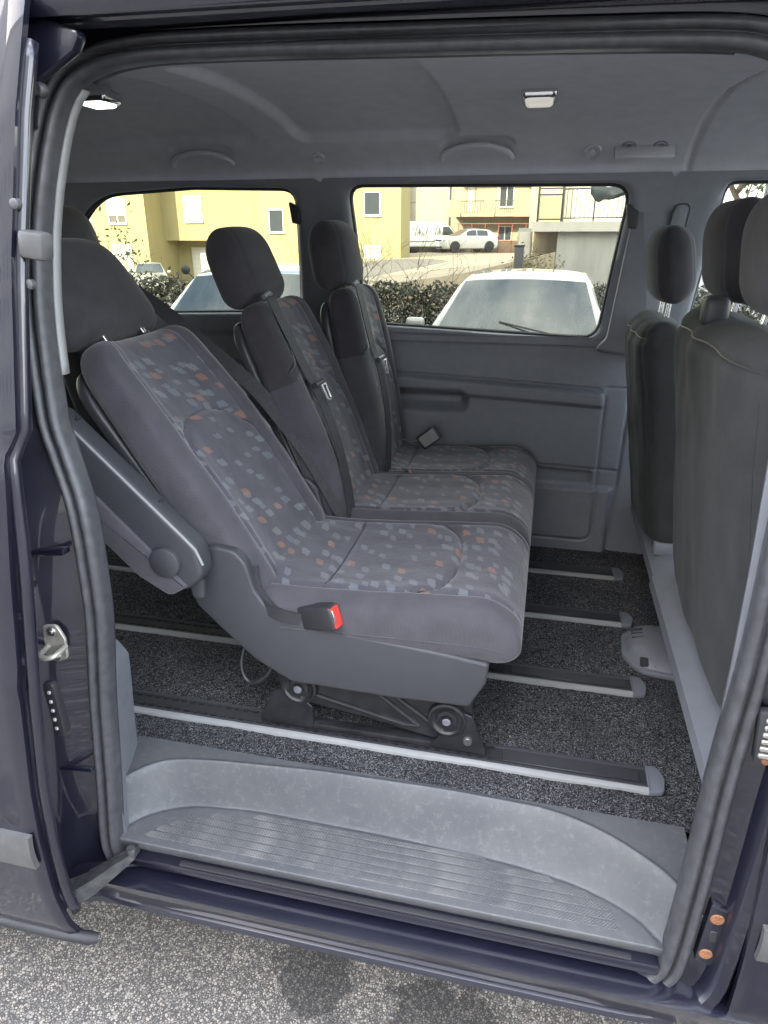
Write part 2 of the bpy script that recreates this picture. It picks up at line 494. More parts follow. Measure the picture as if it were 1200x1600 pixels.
def rpoly(pts, rads, n=8):
    """polygon with rounded corners"""
    out = []
    N = len(pts)
    if isinstance(rads, (int, float)): rads = [rads] * N
    for i in range(N):
        p = Vector(pts[i]); a = Vector(pts[i - 1]); b = Vector(pts[(i + 1) % N])
        r = rads[i]
        d1 = (a - p); d2 = (b - p)
        l1, l2 = d1.length, d2.length
        d1.normalize(); d2.normalize()
        ang = d1.angle(d2)
        if r <= 1e-5 or ang > 3.1: out.append(tuple(p)); continue
        tl = min(r / math.tan(ang / 2), 0.49 * l1, 0.49 * l2)
        p1 = p + d1 * tl; p2 = p + d2 * tl
        for k in range(n + 1):
            t_ = k / n
            out.append(tuple(p1 * (1 - t_) ** 2 + p * 2 * t_ * (1 - t_) + p2 * t_ ** 2))
    return out
def resample(pts, n, closed=True):
    P = [Vector(p) for p in pts]
    if closed: P = P + [P[0]]
    L = [0]
    for i in range(1, len(P)): L.append(L[-1] + (P[i] - P[i - 1]).length)
    out = []
    j = 0
    m = n if closed else n - 1
    for k in range(n):
        s = L[-1] * k / m
        while j < len(L) - 2 and L[j + 1] < s: j += 1
        d = L[j + 1] - L[j]
        t_ = (s - L[j]) / d if d > 1e-9 else 0
        out.append(P[j].lerp(P[j + 1], min(1, max(0, t_))))
    return out
def spline(pts, n=8, closed=False):
    P = [Vector(p) for p in pts]
    out = []
    N = len(P)
    segs = N if closed else N - 1
    for i in range(segs):
        p1, p2 = P[i], P[(i + 1) % N]
        p0 = P[i - 1] if (closed or i > 0) else p1
        p3 = P[(i + 2) % N] if (closed or i + 2 < N) else p2
        for k in range(n):
            t_ = k / n
            out.append(0.5 * ((2 * p1) + (p2 - p0) * t_ + (2 * p0 - 5 * p1 + 4 * p2 - p3) * t_ ** 2 + (3 * p1 - p0 - 3 * p2 + p3) * t_ ** 3))
    if not closed: out.append(P[-1])
    return out
def loft(rings, cap=True, closed_u=True, closed_v=False):
    V, F = [], []
    n = len(rings[0])
    for r in rings: V += [Vector(p) for p in r]
    m = len(rings)
    for i in range(m if closed_v else m - 1):
        for j in range(n if closed_u else n - 1):
            a = i * n + j; b = i * n + (j + 1) % n
            c = ((i + 1) % m) * n + (j + 1) % n; d = ((i + 1) % m) * n + j
            F.append([a, b, c, d])
    if cap and closed_u and not closed_v:
        F.append(list(range(n))[::-1]); F.append([(m - 1) * n + j for j in range(n)])
    return V, F
def tube(path, r, n=8, closed=False, cap=True):
    P = [Vector(p) for p in path]
    rings = []
    up = None
    N = len(P)
    for i in range(N):
        a = P[i - 1] if (i > 0 or closed) else P[i]
        b = P[(i + 1) % N] if (i < N - 1 or closed) else P[i]
        tg = (b - a).normalized()
        if up is None:
            up = Vector((0, 0, 1)) if abs(tg.z) < 0.9 else Vector((1, 0, 0))
        up = (up - tg * up.dot(tg)).normalized()
        sd = tg.cross(up)
        rr = r[i] if isinstance(r, (list, tuple)) else r
        rings.append([P[i] + (up * math.sin(2 * PI * k / n) + sd * math.cos(2 * PI * k / n)) * rr for k in range(n)])
    return loft(rings, cap=cap, closed_v=closed)
def ribbon(path, normals, w, th):
    """flat strap: path of centre points, width direction per point"""
    rings = []
    N = len(path)
    for i in range(N):
        p = Vector(path[i]); wd = Vector(normals[i] if isinstance(normals, list) else normals).normalized()
        a = Vector(path[max(0, i - 1)]); b = Vector(path[min(N - 1, i + 1)])
        tg = (b - a).normalized()
        nn = tg.cross(wd).normalized()
        h = w / 2
        rings.append([p + wd * h + nn * th / 2, p - wd * h + nn * th / 2, p - wd * h - nn * th / 2, p + wd * h - nn * th / 2])
    return loft(rings)
def lathe(profile, c, axis='y', n=28):
    """profile of (radius, height along axis)"""
    rings = []
    for r, h in profile:
        ring = []
        for k in range(n):
            a = 2 * PI * k / n
            u, v_ = r * math.cos(a), r * math.sin(a)
            p = {'y': (u, h, v_), 'x': (h, u, v_), 'z': (u, v_, h)}[axis]
            ring.append(Vector(c) + Vector(p))
        rings.append(ring)
    return loft(rings)
def sheet(nu, nv, fn):
    V = []; F = []
    for j in range(nv + 1):
        for i in range(nu + 1): V.append(Vector(fn(i / nu, j / nv)))
    for j in range(nv):
        for i in range(nu):
            a = j * (nu + 1) + i
            F.append([a, a + 1, a + nu + 2, a + nu + 1])
    return V, F
def interp(x, tab):
    if x <= tab[0][0]: return tab[0][1]
    for (a, ya), (b, yb) in zip(tab, tab[1:]):
        if x <= b: return ya + (yb - ya) * (x - a) / (b - a)
    return tab[-1][1]
def sm(a, b, x):
    t_ = min(1, max(0, (x - a) / (b - a)))
    return t_ * t_ * (3 - 2 * t_)
def spow(x, p): return math.copysign(abs(x) ** p, x)
def gauss(d, w): return math.exp(-(d / w) ** 2)

# ------------------------------------------------------------------ ground
def ground_z(x, y):
    z = -0.24 * sm(2.9, 4.6, y)
    far = sm(11, 36, y)
    tgt = -1.15 + 1.6 * sm(-19, -8, x)
    return z + far * (tgt + 0.24)
def ground_fn(u, v_):
    x = -70 + 140 * u
    x = math.copysign(abs(x / 70) ** 1.6 * 70, x)
    y = -60 + 240 * v_
    if y < 60: pass
    return (x, y, ground_z(x, y))
g = ob('ground', sheet(110, 160, ground_fn), 'asphalt', smooth=180)
tag(g, kind='structure')

# ------------------------------------------------------------------ the van
van = root('passenger_van', (-0.3, 1.58, 0), 'dark purple-blue passenger van with its side door slid open, seen into the cabin', 'van')
FZ = 0.56
RY = [1.165, 1.477, 1.796, 2.084]
YA = [(.3, .868), (.6, .870), (1.0, .875), (1.15, .885), (1.3, .903), (1.45, .93), (1.62, .96), (1.7, .98), (1.78, 1.0), (1.9, 1.03)]
def ya(z): return interp(z, YA)

# carpeted floor
def carpet_fn(u, v_):
    x = -2.25 + 2.68 * u; y = 1.046 + 1.234 * v_
    return (x, y, FZ + 0.0035 * mnoise.noise(Vector((x * 6, y * 6, 0))))
floor = ob('floor_carpet', sheet(120, 60, carpet_fn), 'carpet', van, smooth=180)
ob('floor_carpet', bb(-2.25, -0.785, 0.94, 1.044, 0.50, FZ), 'carpet', van)
ob('underbody', bb(-2.3, 1.9, 0.95, 2.24, 0.34, 0.46), 'rubber_black', van)

# seat rails
for i, y in enumerate(RY):
    x0, x1 = -2.1, 0.262
    pr = [(-.030, .0), (-.030, .004), (-.024, .0055), (-.020, .0045), (-.019, .001), (.019, .001), (.020, .0045), (.024, .0055), (.030, .004), (.030, .0)]
    rings = [[(x, y + a, FZ + 0.003 + b) for a, b in pr] for x in (x0, x1)]
    rail = ob('seat_rail', loft(rings), 'plastic_dark', van)
    # painted edge strip, a little wavy as laid by hand
    def strip_ring(x, y=y, i=i):
        w = 0.0105 + 0.0028 * mnoise.noise(Vector((x * 7, i * 5.1, 0))) + 0.0022 * mnoise.noise(Vector((x * 45, i, 2)))
        o_ = y - 0.031
        return [(x, o_, FZ + 0.002), (x, o_, FZ + 0.0105), (x, o_ - w * 0.5, FZ + 0.0098), (x, o_ - w, FZ + 0.0065), (x, o_ - w - .001, FZ + 0.001)]
    ob('edge_strip', loft([strip_ring(x0 + (x1 - x0) * k / 260) for k in range(261)]), 'plastic_pale', rail)
    ob('channel', bb(x0, x1 - 0.002, y - .0185, y + .0185, FZ + .0045, FZ + .0065), 'rubber_black', rail)
    ob('cover_strip', bb(-0.02, x1 - 0.014, y - .017, y + .017, FZ + .0068, FZ + .0088, .0008, 1), 'plastic_black', rail)
    teeth = []
    for k in range(int((-0.03 - x0) / 0.022)):
        xx = x0 + 0.011 + k * 0.022
        teeth.append(bb(xx - .0055, xx + .0055, y - .019, y - .012, FZ + .0066, FZ + .0095))
        teeth.append(bb(xx - .0055, xx + .0055, y + .012, y + .019, FZ + .0066, FZ + .0095))
    ob('rail_teeth', join(*teeth), 'black_steel', rail, kind='stuff')
    cap_o = rpoly([(x1, y - .046), (x1 + .028, y - .04), (x1 + .034, y), (x1 + .022, y + .03), (x1, y + .03)], [.002, .012, .02, .012, .002], 4)
    ob('rail_end_cap', prism(cap_o, FZ + .001, FZ + .0125, 'z', .003), 'plastic_grey', rail)

# step well
YT = [(-.775, .86), (-.76, .862), (-.734, .918), (-.703, .951), (-.637, .987), (-.506, 1.003), (-.232, 1.0015), (.016, .990), (.131, .972), (.200, .946), (.237, .924), (.266, .898), (.278, .86)]
YR = [(-.79, .86), (-.775, .87), (-.75, .925), (-.704, .985), (-.64, 1.003), (-.567, 1.013), (-.371, 1.031), (-.115, 1.039), (.067, 1.034), (.125, 1.02), (.179, .998), (.235, .962), (.286, .921), (.315, .86)]
TZ = 0.475
def smooth_tab(tab, x):
    return sum(interp(x + d * 0.009, tab) for d in range(-3, 4)) / 7
def step_z(x, y):
    a = smooth_tab(YT, x); b = max(a + 0.012, smooth_tab(YR, x))
    return TZ + (0.565 - TZ) * sm(a - 0.006, b + 0.004, y) - 0.004 * gauss(y - a + 0.004, 0.006) + .0035 * gauss(y - b - .004, .005) * sm(-.77, -.74, x) * sm(.31, .28, x)
def step_fn(u, v_):
    x = -.785 + 1.10 * u
    k = v_ * 1.12
    if k < 0.06:   # front lip turns down
        a = k / 0.06 * (PI / 2)
        return (x, .871 + 0.010 * (1 - math.sin(a)) - 0.010 * 0, 0.0) if False else (x, .871 + .012 * (1 - math.sin(a)), step_z(x, .883) - .030 * (1 - a / (PI / 2)) - .006 * (1 - math.sin(a)))
    y = .871 + .012 * 0 + (1.052 - .871) * (k - 0.06) / 1.06
    return (x, y, step_z(x, max(.883, y)))
step = ob('step_well', sheet(260, 130, step_fn), 'step_plastic', van, smooth=180)
def tread_row(y0, y1, xa, xb):
    o_ = rpoly([(xa, y0), (xb, y0), (xb - .012, y1), (xa + .012, y1)], .006, 4)
    return prism(o_, TZ - .002, TZ + .0018, 'z', .0008, 1)
rows = [(.887, .9005, -.69, .205), (.9045, .918, -.675, .200), (.922, .9355, -.655, .192), (.9395, .953, -.63, .160), (.957, .9705, -.585, .095), (.9745, .985, -.50, -.02)]
for y0, y1, xa, xb in rows:
    ob('tread_strip', tread_row(y0, y1, xa, xb), 'tread', step)
ob('sill_edge', bb(-.72, .265, .858, .89, .425, .447, .004), 'van_paint', van)
ob('sill_plate', bb(-.60, .22, .858, .870, .448, .4525, .002), 'rubber_black', van)

# far wall of the cabin: profile and features
YW = [(.40, 2.27), (.56, 2.27), (.9, 2.283), (1.2, 2.288), (1.30, 2.284), (1.45, 2.272), (1.60, 2.25), (1.74, 2.222), (1.9, 2.19)]
def yw(z): return interp(z, YW)
def rr_sd(x, z, x0, x1, z0, z1, r):
    cx, cz = (x0 + x1) / 2, (z0 + z1) / 2
    qx = abs(x - cx) - (x1 - x0) / 2 + r; qz = abs(z - cz) - (z1 - z0) / 2 + r
    return math.hypot(max(qx, 0), max(qz, 0)) + min(max(qx, qz), 0) - r
def wall_bump(x, z):
    b = 0.0
    top = 1.135 - 0.042 * (x + .46)
    d = rr_sd(x, z, -1.5, .195, .60, top, .035)                # long arm panel, groove round it
    b -= .009 * gauss(d, .0035)
    b += .010 * sm(.004, -.012, d)
    b += .016 * sm(.006, -.012, abs(z - (top - .03)) - .026) * sm(.2, .18, x) # rail under the top edge
    d2 = rr_sd(x, z, -.80, -.245, 1.015, 1.085, .03)           # scooped arm rest
    b -= .045 * sm(.012, -.03, d2)
    # lower ledge and pocket
    pz = .845 - .03 * (x - .2)
    b -= .006 * gauss(z - pz, .004) * sm(-.35, -.3, x) * sm(.26, .25, x)
    b -= .018 * sm(.0, -.02, rr_sd(x, z, -.3, .185, .795, pz, .02))
    b += .020 * sm(.79, .775, z) * sm(.25, .235, x)
    b -= .008 * gauss(x - (.252 + (z - .56) * .03), .004)       # seam to the pillar trim
    b -= .006 * gauss(z - 1.115, .003) * sm(.19, .2, x) * sm(.30, .29, x)
    b += .010 * sm(1.235, 1.262, z)
    return b
def wall_low(u, v_):
    x = -2.25 + 2.75 * u
    z = .50 + .77 * v_
    return (x, yw(z) - wall_bump(x, z), z)
ob('side_trim', sheet(640, 220, wall_low), 'plastic_mid', van, smooth=180)

W1 = rpoly([(-1.66, 1.30), (-.815, 1.325), (-.80, 1.70), (-1.15, 1.708), (-1.50, 1.690), (-1.64, 1.56)], [.06, .05, .05, .5, .30, .2], 14)
W2 = rpoly([(-.60, 1.292), (.150, 1.262), (.196, 1.70), (-.634, 1.708)], [.05, .06, .055, .045], 8)
W3 = rpoly([(.392, 1.24), (1.35, 1.22), (1.15, 1.70), (.438, 1.702)], [.05, .05, .06, .03], 8)
def window_cell(outline, cell, off=0.0, steps=5, n=160):
    """wall skin between a window outline and its rectangular cell"""
    P = resample(outline, n)
    cx = sum(p.x for p in P) / n; cz = sum(p.y for p in P) / n
    x0, x1, z0, z1 = cell
    rings = []
    for k in range(steps + 1):
        t_ = (k / steps) ** 1.3
        ring = []
        for p in P:
            dx, dz = p.x - cx, p.y - cz
            s = min(((x1 - cx) / dx if dx > 1e-6 else 1e9), ((x0 - cx) / dx if dx < -1e-6 else 1e9),
                    ((z1 - cz) / dz if dz > 1e-6 else 1e9), ((z0 - cz) / dz if dz < -1e-6 else 1e9))
            q = (cx + dx * s, cz + dz * s)
            x, z = p.x + (q[0] - p.x) * t_, p.y + (q[1] - p.y) * t_
            ring.append((x, yw(z) + off - (.010 if off == 0 else 0) * sm(0, .15, t_), z))
        rings.append(ring)
    if off == 0:            # reveal going out to the pane
        rings = [[(p.x, yw(p.y) + .034, p.y) for p in P], [(p.x, yw(p.y) + .012, p.y) for p in P]] + rings
    return loft(rings, cap=False)
for w_, cell in ((W1, (-2.25, -.715, 1.262, 1.725)), (W2, (-.715, .30, 1.245, 1.725)), (W3, (.30, 1.5, 1.20, 1.725))):
    ob('window_trim', window_cell(w_, cell), 'plastic_mid', van, smooth=60)
    ob('outer_panel', window_cell(w_, cell, .05), 'van_paint', van, smooth=60)
    P = resample(w_, 120)
    pane = ob('window_pane', (lambda vf: vf)(([Vector((p.x, yw(p.y) + .026, p.y)) for p in P] + [Vector((sum(p.x for p in P) / 120, yw(1.5) + .026, sum(p.y for p in P) / 120))],
              [[i, (i + 1) % 120, 120] for i in range(120)])), 'glass_tint' if w_ is not W3 else 'glass_clear', van, smooth=180)
    ob('window_gasket', tube([(p.x, yw(p.y) + .017, p.y) for p in P], .0085, 8, closed=True), 'rubber_black', pane)
    # glued black border round the glass
    cx = sum(p.x for p in P) / 120; cz = sum(p.y for p in P) / 120
# lower outer skin of the far side
def out_low(u, v_):
    x = -2.25 + 3.75 * u; z = .34 + .93 * v_
    return (x, yw(z) + .05 + .03 * math.sin(PI * v_), z)
ob('outer_panel', sheet(40, 20, out_low), 'van_paint', van, smooth=180)
# pillar trim by the second window: paler corner piece, and belt guide slot
ob('pillar_trim', prism(rpoly([(.135, 1.235), (.30, 1.215), (.335, 1.700), (.215, 1.700), (.205, 1.62), (.172, 1.275)], [.03, .008, .01, .01, .03, .03], 5), 2.235, 2.262, 'y', .008), 'plastic_grey', van)
for nm, pts, d in (('belt_slider', rpoly([(.290, 1.48), (.335, 1.48), (.355, 1.645), (.315, 1.645)], [.004, .004, .02, .02], 5), 2.226),):
    sl = ob(nm, prism(pts, d, d + .02, 'y', .003), 'plastic_mid', van)
    ob('slot', tube([(p[0] * .86 + .045, d - .001, p[1] * .92 + .125) for p in resample([Vector((a, b)) for a, b in pts], 40)] if False else [(a, d, b) for a, b in pts], .0022, 6, closed=True), 'plastic_dark', sl)
for (hx, hz) in ((-.802, 1.63), (.205, 1.615)):                    # little catches on the window edges
    ob('window_catch', prism(rpoly([(hx - .012, hz - .03), (hx + .014, hz - .035), (hx + .016, hz + .01), (hx - .022, hz + .035)], .006, 4), 2.225, 2.25, 'y', .003), 'rubber_black', van)

# headliner
HP = [(.985, 1.792), (1.05, 1.806), (1.15, 1.823), (1.32, 1.844), (1.55, 1.859), (1.75, 1.858), (1.95, 1.842), (2.08, 1.815), (2.17, 1.775), (2.215, 1.742), (2.226, 1.715)]
HPs = spline([(a, b) for a, b in HP], 8)
HPr = resample(HPs, 111, closed=False)
def head_off(x, y):
    o_ = 0.0
    d = rr_sd(x, y, -.73, -.285, 1.36, 2.09, .04)
    o_ += .020 * sm(.014, -.008, d)
    d = rr_sd(x, y, -1.75, -.86, 1.36, 2.09, .04)
    o_ += .020 * sm(.014, -.008, d)
    o_ -= -.010 * gauss(x - (.33 + .12 * sm(1.9, 1.3, y)), .004)
    # grab-handle recesses above the windows
    for gx in (-.235, -1.06):
        dg = rr_sd(x, y, gx - .10, gx + .10, 2.105, 2.16, .027)
        o_ += .014 * sm(.006, -.012, dg)
    return o_
def head_fn(u, v_):
    x = -2.25 + 3.3 * u
    k = v_ * 110
    i = min(109, int(k)); f_ = k - i
    p = HPr[i].lerp(HPr[i + 1], f_)
    tg = (HPr[min(110, i + 2)] - HPr[max(0, i - 1)]).normalized()
    nn = Vector((-tg.y, tg.x))
    if nn.y < 0 and abs(nn.y) > .3: nn = -nn
    o_ = head_off(x, p.x)
    dr = .010 * sm(-.2, 1.2, x) + 0.015 * sm(-1.0, -2.2, x)
    return (x, p.x + nn.x * o_, p.y + nn.y * o_ - dr)
hl = ob('headliner', sheet(470, 110, head_fn), 'headliner', van, smooth=180)
def head_z(y): return interp(y, [(p.x, p.y) for p in HPr])
# grab handles
for gx in (-.235, -1.06):
    path = [(gx - .098, 2.150, 1.760), (gx - .085, 2.132, 1.775), (gx - .04, 2.118, 1.788), (gx, 2.114, 1.791), (gx + .04, 2.118, 1.788), (gx + .085, 2.132, 1.775), (gx + .098, 2.150, 1.760)]
    ob('grab_handle', tube(spline(path, 6), [.006] + [.0085] * 35 + [.006], 8), 'headliner', hl)
# coat hook, air outlets
def disc_on_head(name, x, y, r, mat, parent):
    z = head_z(y)
    nn = Vector((0, -.72, -.69))
    prof = [(0.001, .010), (r * .35, .010), (r * .40, .004), (r * .78, .003), (r * .86, .011), (r * .97, .010), (r, 0.0)]
    rot = Vector((0, 0, 1)).rotation_difference(nn).to_matrix().to_4x4()
    V, F = lathe(prof, (0, 0, 0), 'z', 20)
    V = [rot @ v + Vector((x, y, z)) for v in V]
    return ob(name, (V, F), mat, parent)
disc_on_head('coat_hook', .075, 2.165, .024, 'headliner', hl)
ctl = ob('air_outlet_panel', box((.205, 2.145, 1.772), (.15, .055, .014), .005, 2, Matrix.Rotation(math.radians(43), 4, 'X')), 'headliner', hl)
for x in (.165, .245): disc_on_head('air_outlet', x, 2.152, .019, 'plastic_mid', ctl)
disc_on_head('coat_hook', -.70, 2.165, .020, 'headliner', hl)
# roof lamps
def roof_lamp(x, y, lens, tilt):
    z = head_z(y)
    rot = Matrix.Rotation(tilt, 4, 'X')
    l_ = ob('roof_lamp', box((x, y, z - .006), (.078, .080, .026), .011, 3, rot), 'chrome', hl)
    ob('lamp_lens', box((x, y - .002, z - .012), (.062, .064, .026), .010, 3, rot), lens, l_)
roof_lamp(-.063, 1.79, 'lamp_lens', math.radians(-5))
roof_lamp(-1.045, 1.62, 'lamp_glow', 0)
# roof outside
rout = [(.882, 1.808), (.872, 1.83), (.885, 1.858), (.93, 1.872), (1.0, 1.885), (1.15, 1.908), (1.58, 1.925), (2.05, 1.905), (2.2, 1.86), (2.265, 1.77)]
rs = spline(rout, 5)
ob('roof', loft([[(x, p.x, p.y - .02 * sm(.3, 1.1, x)) for p in rs] for x in (-2.3, -1.2, 0, .6, 1.05)], closed_u=False), 'van_paint', van, smooth=60)
# mouldings along the roof edge over the door
for (y, z, r) in ((.930, 1.806, .005), (.908, 1.808, .006), (.892, 1.812, .009)):
    ob('roof_channel', tube([(x, y, z + .012 * sm(.6, -1.0, x) - .001) for x in [-2.3 + k * .1 for k in range(34)]], r, 8), 'van_paint', van)
ob('header_panel', loft([[(x, .915, 1.83), (x, .925, 1.814 + h_), (x, .945, 1.808 + h_), (x, .972, 1.812 + h_), (x, 1.0, 1.815 + h_), (x, 1.0, 1.85)] for x, h_ in ((-.75, .003), (-.3, .002), (.1, -.006), (.42, -.014))]), 'van_paint', van, smooth=60)

# door aperture: seal and painted frame
AP = [(-.69, .408), (-.718, .424), (-.730, .47), (-.715, .62), (-.699, .794), (-.68, .95), (-.677, 1.02), (-.684, 1.155), (-.708, 1.25), (-.722, 1.303), (-.735, 1.444),
      (-.732, 1.55), (-.722, 1.62), (-.709, 1.686), (-.694, 1.731), (-.674, 1.758), (-.637, 1.774), (-.591, 1.781), (-.534, 1.783), (-.4, 1.781), (-.23, 1.776), (0, 1.769), (.16, 1.762), (.22, 1.750),
      (.27, 1.72), (.295, 1.66), (.303, 1.55), (.30, 1.35), (.293, 1.2), (.290, 1.065), (.280, .851), (.276, .664), (.269, .48), (.258, .424), (.228, .408), (0, .405), (-.35, .405)]
APL = resample(spline(AP, 10, closed=True), 320)
APN = []
for i in range(320):
    t_ = (APL[(i + 2) % 320] - APL[i - 2]).normalized()
    APN.append(Vector((-t_.y, t_.x)))
def ap_ring(i, prof, wf=None):
    p, nn = APL[i], APN[i]
    out = []
    for a, b in prof:
        if callable(a): a = a(nn)
        elif nn.y > 0 and a > 0: a *= 1 - .10 * nn.y ** 2
        x, z = p.x + nn.x * a, p.y + nn.y * a
        if nn.x < 0 and a > .042: b += .050 * nn.x ** 2 * min(1, (a - .042) / .10)
        out.append((x, ya(z) - b, z))
    return out
def subdiv_prof(pr, n=4): return [tuple(q) for q in spline(pr, n)]
seal_p = subdiv_prof([(0, -.022), (-.001, .000), (.003, .010), (.009, .0135), (.0145, .010), (.0165, .004), (.019, .003), (.0215, .009), (.027, .0145), (.033, .012), (.0365, .004), (.037, -.02)], 4)
ob('door_seal', loft([ap_ring(i, seal_p) for i in range(320)], cap=False, closed_v=True), 'rubber', van, smooth=180)
def ww(nn):
    wx = .155 if nn.x < 0 else .092
    wz = .040
    return wx * nn.x ** 2 + wz * nn.y ** 2
frame_p = [(.030, -.03), (lambda n_: .038, -.006), (lambda n_: .044, -.003), (lambda n_: max(.05, ww(n_) * .62), -.001), (lambda n_: max(.054, ww(n_) * .72), .004), (lambda n_: max(.058, ww(n_) * .78), .022),
           (lambda n_: max(.062, ww(n_) * .84), .030), (lambda n_: max(.070, ww(n_)), .034), (lambda n_: max(.074, ww(n_) + .004), .030), (lambda n_: max(.074, ww(n_) + .004), -.05)]
ob('door_frame', loft([ap_ring(i, frame_p) for i in range(320)], cap=False, closed_v=True), 'van_paint', van, smooth=35)
# pale trim lip inside the seal
lip_p = [(.002, -.018), (-.003, -.016), (-.0045, -.022), (-.003, -.034), (.004, -.036)]
ids = [i for i in range(320) if APL[i].y > 1.36 and APL[i].x < -.3 and APL[i].y < 1.757]
ob('trim_lip', loft([ap_ring(i, lip_p) for i in ids]), 'plastic_pale', van, smooth=180)
ids = [i for i in range(320) if APL[i].y > 1.7575]
lip2 = [(.004, -.018), (.002, -.020), (.000, -.026), (.000, -.034), (.006, -.05)]
ob('trim_lip', loft([ap_ring(i, lip2) for i in ids]), 'plastic_valance', van, smooth=180)
# inner quarter trim at the rear edge and the pillar trim at the front edge
ob('quarter_trim', loft([[(-.735 + .01 * sm(.8, .56, z) - .03 * sm(.79, .84, z), .885, z), (-.745 + .0 * sm(.8, .6, z) - .03 * sm(.79, .84, z), .945, z), (-.762 - .012 * sm(.8, .56, z) - .04 * sm(.79, .84, z), 1.03, z), (-.84, 1.035, z), (-.84, .885, z)] for z in [.47 + .02 * k for k in range(19)]]), 'plastic_grey', van, smooth=50)
ob('wheel_house', prism(rpoly([(-1.95, .56), (-.86, .56), (-.90, .86), (-1.1, 1.0), (-1.75, 1.0), (-1.95, .86)], .06, 5), .93, 1.09, 'y', .02), 'plastic_black', van)
ob('quarter_panel', sheet(20, 20, lambda u, v_: (-2.25 + 1.47 * u, ya(.50 + 1.28 * v_) + .05, .50 + 1.28 * v_)), 'plastic_dark', van, smooth=180)
ob('outer_quarter', sheet(20, 20, lambda u, v_: (-2.3 + 1.46 * u, ya(.36 + 1.45 * v_) - .035, .36 + 1.45 * v_)), 'van_paint', van, smooth=180)
ob('floor_knob', lathe([(.001, -.012), (.012, -.012), (.020, -.006), (.022, 0), (.022, .01)], (-.93, .925, .80), 'y'), 'plastic_black', van)
ob('pillar_trim', loft([[(.283, ya(z) + .016, z), (.292, ya(z) + .05, z), (.33, ya(z) + .11, z), (.42, ya(z) + .11, z), (.42, ya(z) + .016, z)] for z in [.50 + .05 * k for k in range(26)]]), 'plastic_grey', van, smooth=50)
# rocker below
ob('rocker_panel', prism([(.825, .405), (.850, .412), (.95, .40), (.95, .34), (.86, .335), (.835, .36)], -2.2, 1.45, 'x', .006), 'van_paint', van)

# striker, bolts, bracket, grommet on the rear frame
sx, sz = -.766, .925
syy = ya(sz) - .023
st_o = rpoly([(sx - .022, sz + .032), (sx + .012, sz + .038), (sx + .024, sz + .012), (sx + .022, sz - .026), (sx - .002, sz - .038), (sx - .024, sz - .022)], .012, 4)
stp = ob('striker', prism(st_o, syy - .006, syy, 'y', .0015, 1), 'zinc', van)
ob('striker_loop', tube(spline([(sx - .012, syy - .004, sz - .006), (sx - .008, syy - .030, sz - .008), (sx + .004, syy - .036, sz - .009), (sx + .018, syy - .030, sz - .006), (sx + .022, syy - .004, sz - .002)], 5), .0048, 8), 'zinc', stp)
for (dx, dz) in ((.001, .024), (.002, -.024)):
    ob('bolt', lathe([(.001, -.0115), (.004, -.0115), (.0045, -.008), (.0075, -.0085), (.0085, -.006), (.0085, -.004)], (sx + dx, syy, sz + dz), 'y', 16), 'steel', stp)
gx_, gz_ = -.792, .79
gr = ob('grommet', prism(rpoly([(gx_ - .010, gz_ + .055), (gx_ + .012, gz_ + .055), (gx_ + .016, gz_ - .055), (gx_ - .004, gz_ - .06)], .010, 4), ya(gz_) - .034, ya(gz_) - .015, 'y', .003), 'rubber_black', van)
for k in range(5):
    ob('stud', box((gx_ + .003, ya(gz_) - .035, gz_ + .038 - k * .019), (.006, .004, .006), .001, 1), 'alu', gr)
hb = ob('hinge_bracket', box((-.790, ya(1.0) - .042, 1.045), (.028, .016, .05), .004), 'alu', van)
for dz in (-.02, .02): ob('bolt', lathe([(.001, -.016), (.006, -.016), (.008, -.012), (.008, -.006)], (-.792, ya(1.0) - .036, 1.045 + dz), 'y', 12), 'zinc', hb)
ob('hinge_pin', tube([(-.790, ya(1.0) - .048, 1.045), (-.762, ya(1.0) - .048, 1.048)], .006, 8), 'black_steel', hb)
ob('frame_rib', box((-.760, ya(1.09) - .022, 1.09), (.085, .020, .010), .003, 2, Matrix.Rotation(math.radians(-8), 4, 'Y')), 'van_paint', van)
ob('frame_rib', box((-.780, ya(.66) - .020, .655), (.08, .012, .006), .002, 2, Matrix.Rotation(math.radians(-6), 4, 'Y')), 'van_paint', van)
# latch plate and contact block on the front frame
lz = .535
lp_o = rpoly([(.318, .606), (.345, .598), (.338, .474), (.312, .482)], .004, 3)
lp = ob('latch_plate', prism(lp_o, ya(.53) - .012, ya(.53) + .01, 'y', .002), 'van_paint', van)
for z in (.578, .500):
    ob('screw', lathe([(.001, -.0128), (.005, -.0130), (.009, -.0135), (.0105, -.0125), (.0105, -.010)], (.3305 if z > .55 else .326, ya(.53), z), 'y', 18), 'rust', lp)
ob('latch_slot', bb(.325, .336, ya(.53) - .0135, ya(.53) - .009, .530, .552, .001, 1), 'rubber_black', lp)
cb_ = ob('contact_block', box((.340, ya(.93) - .008, .925), (.034, .018, .085), .005, 2, Matrix.Rotation(math.radians(-4), 4, 'Y')), 'plastic_black', van)
for k in range(6):
    ob('contact_rib', box((.340, ya(.93) - .018, .955 - k * .0115), (.022, .006, .0075), .0015, 1), 'zinc', cb_)
ob('screw', lathe([(.001, -.004), (.004, -.004), (.005, 0)], (.340, ya(.93) - .016, .888), 'y', 12), 'rust', cb_)

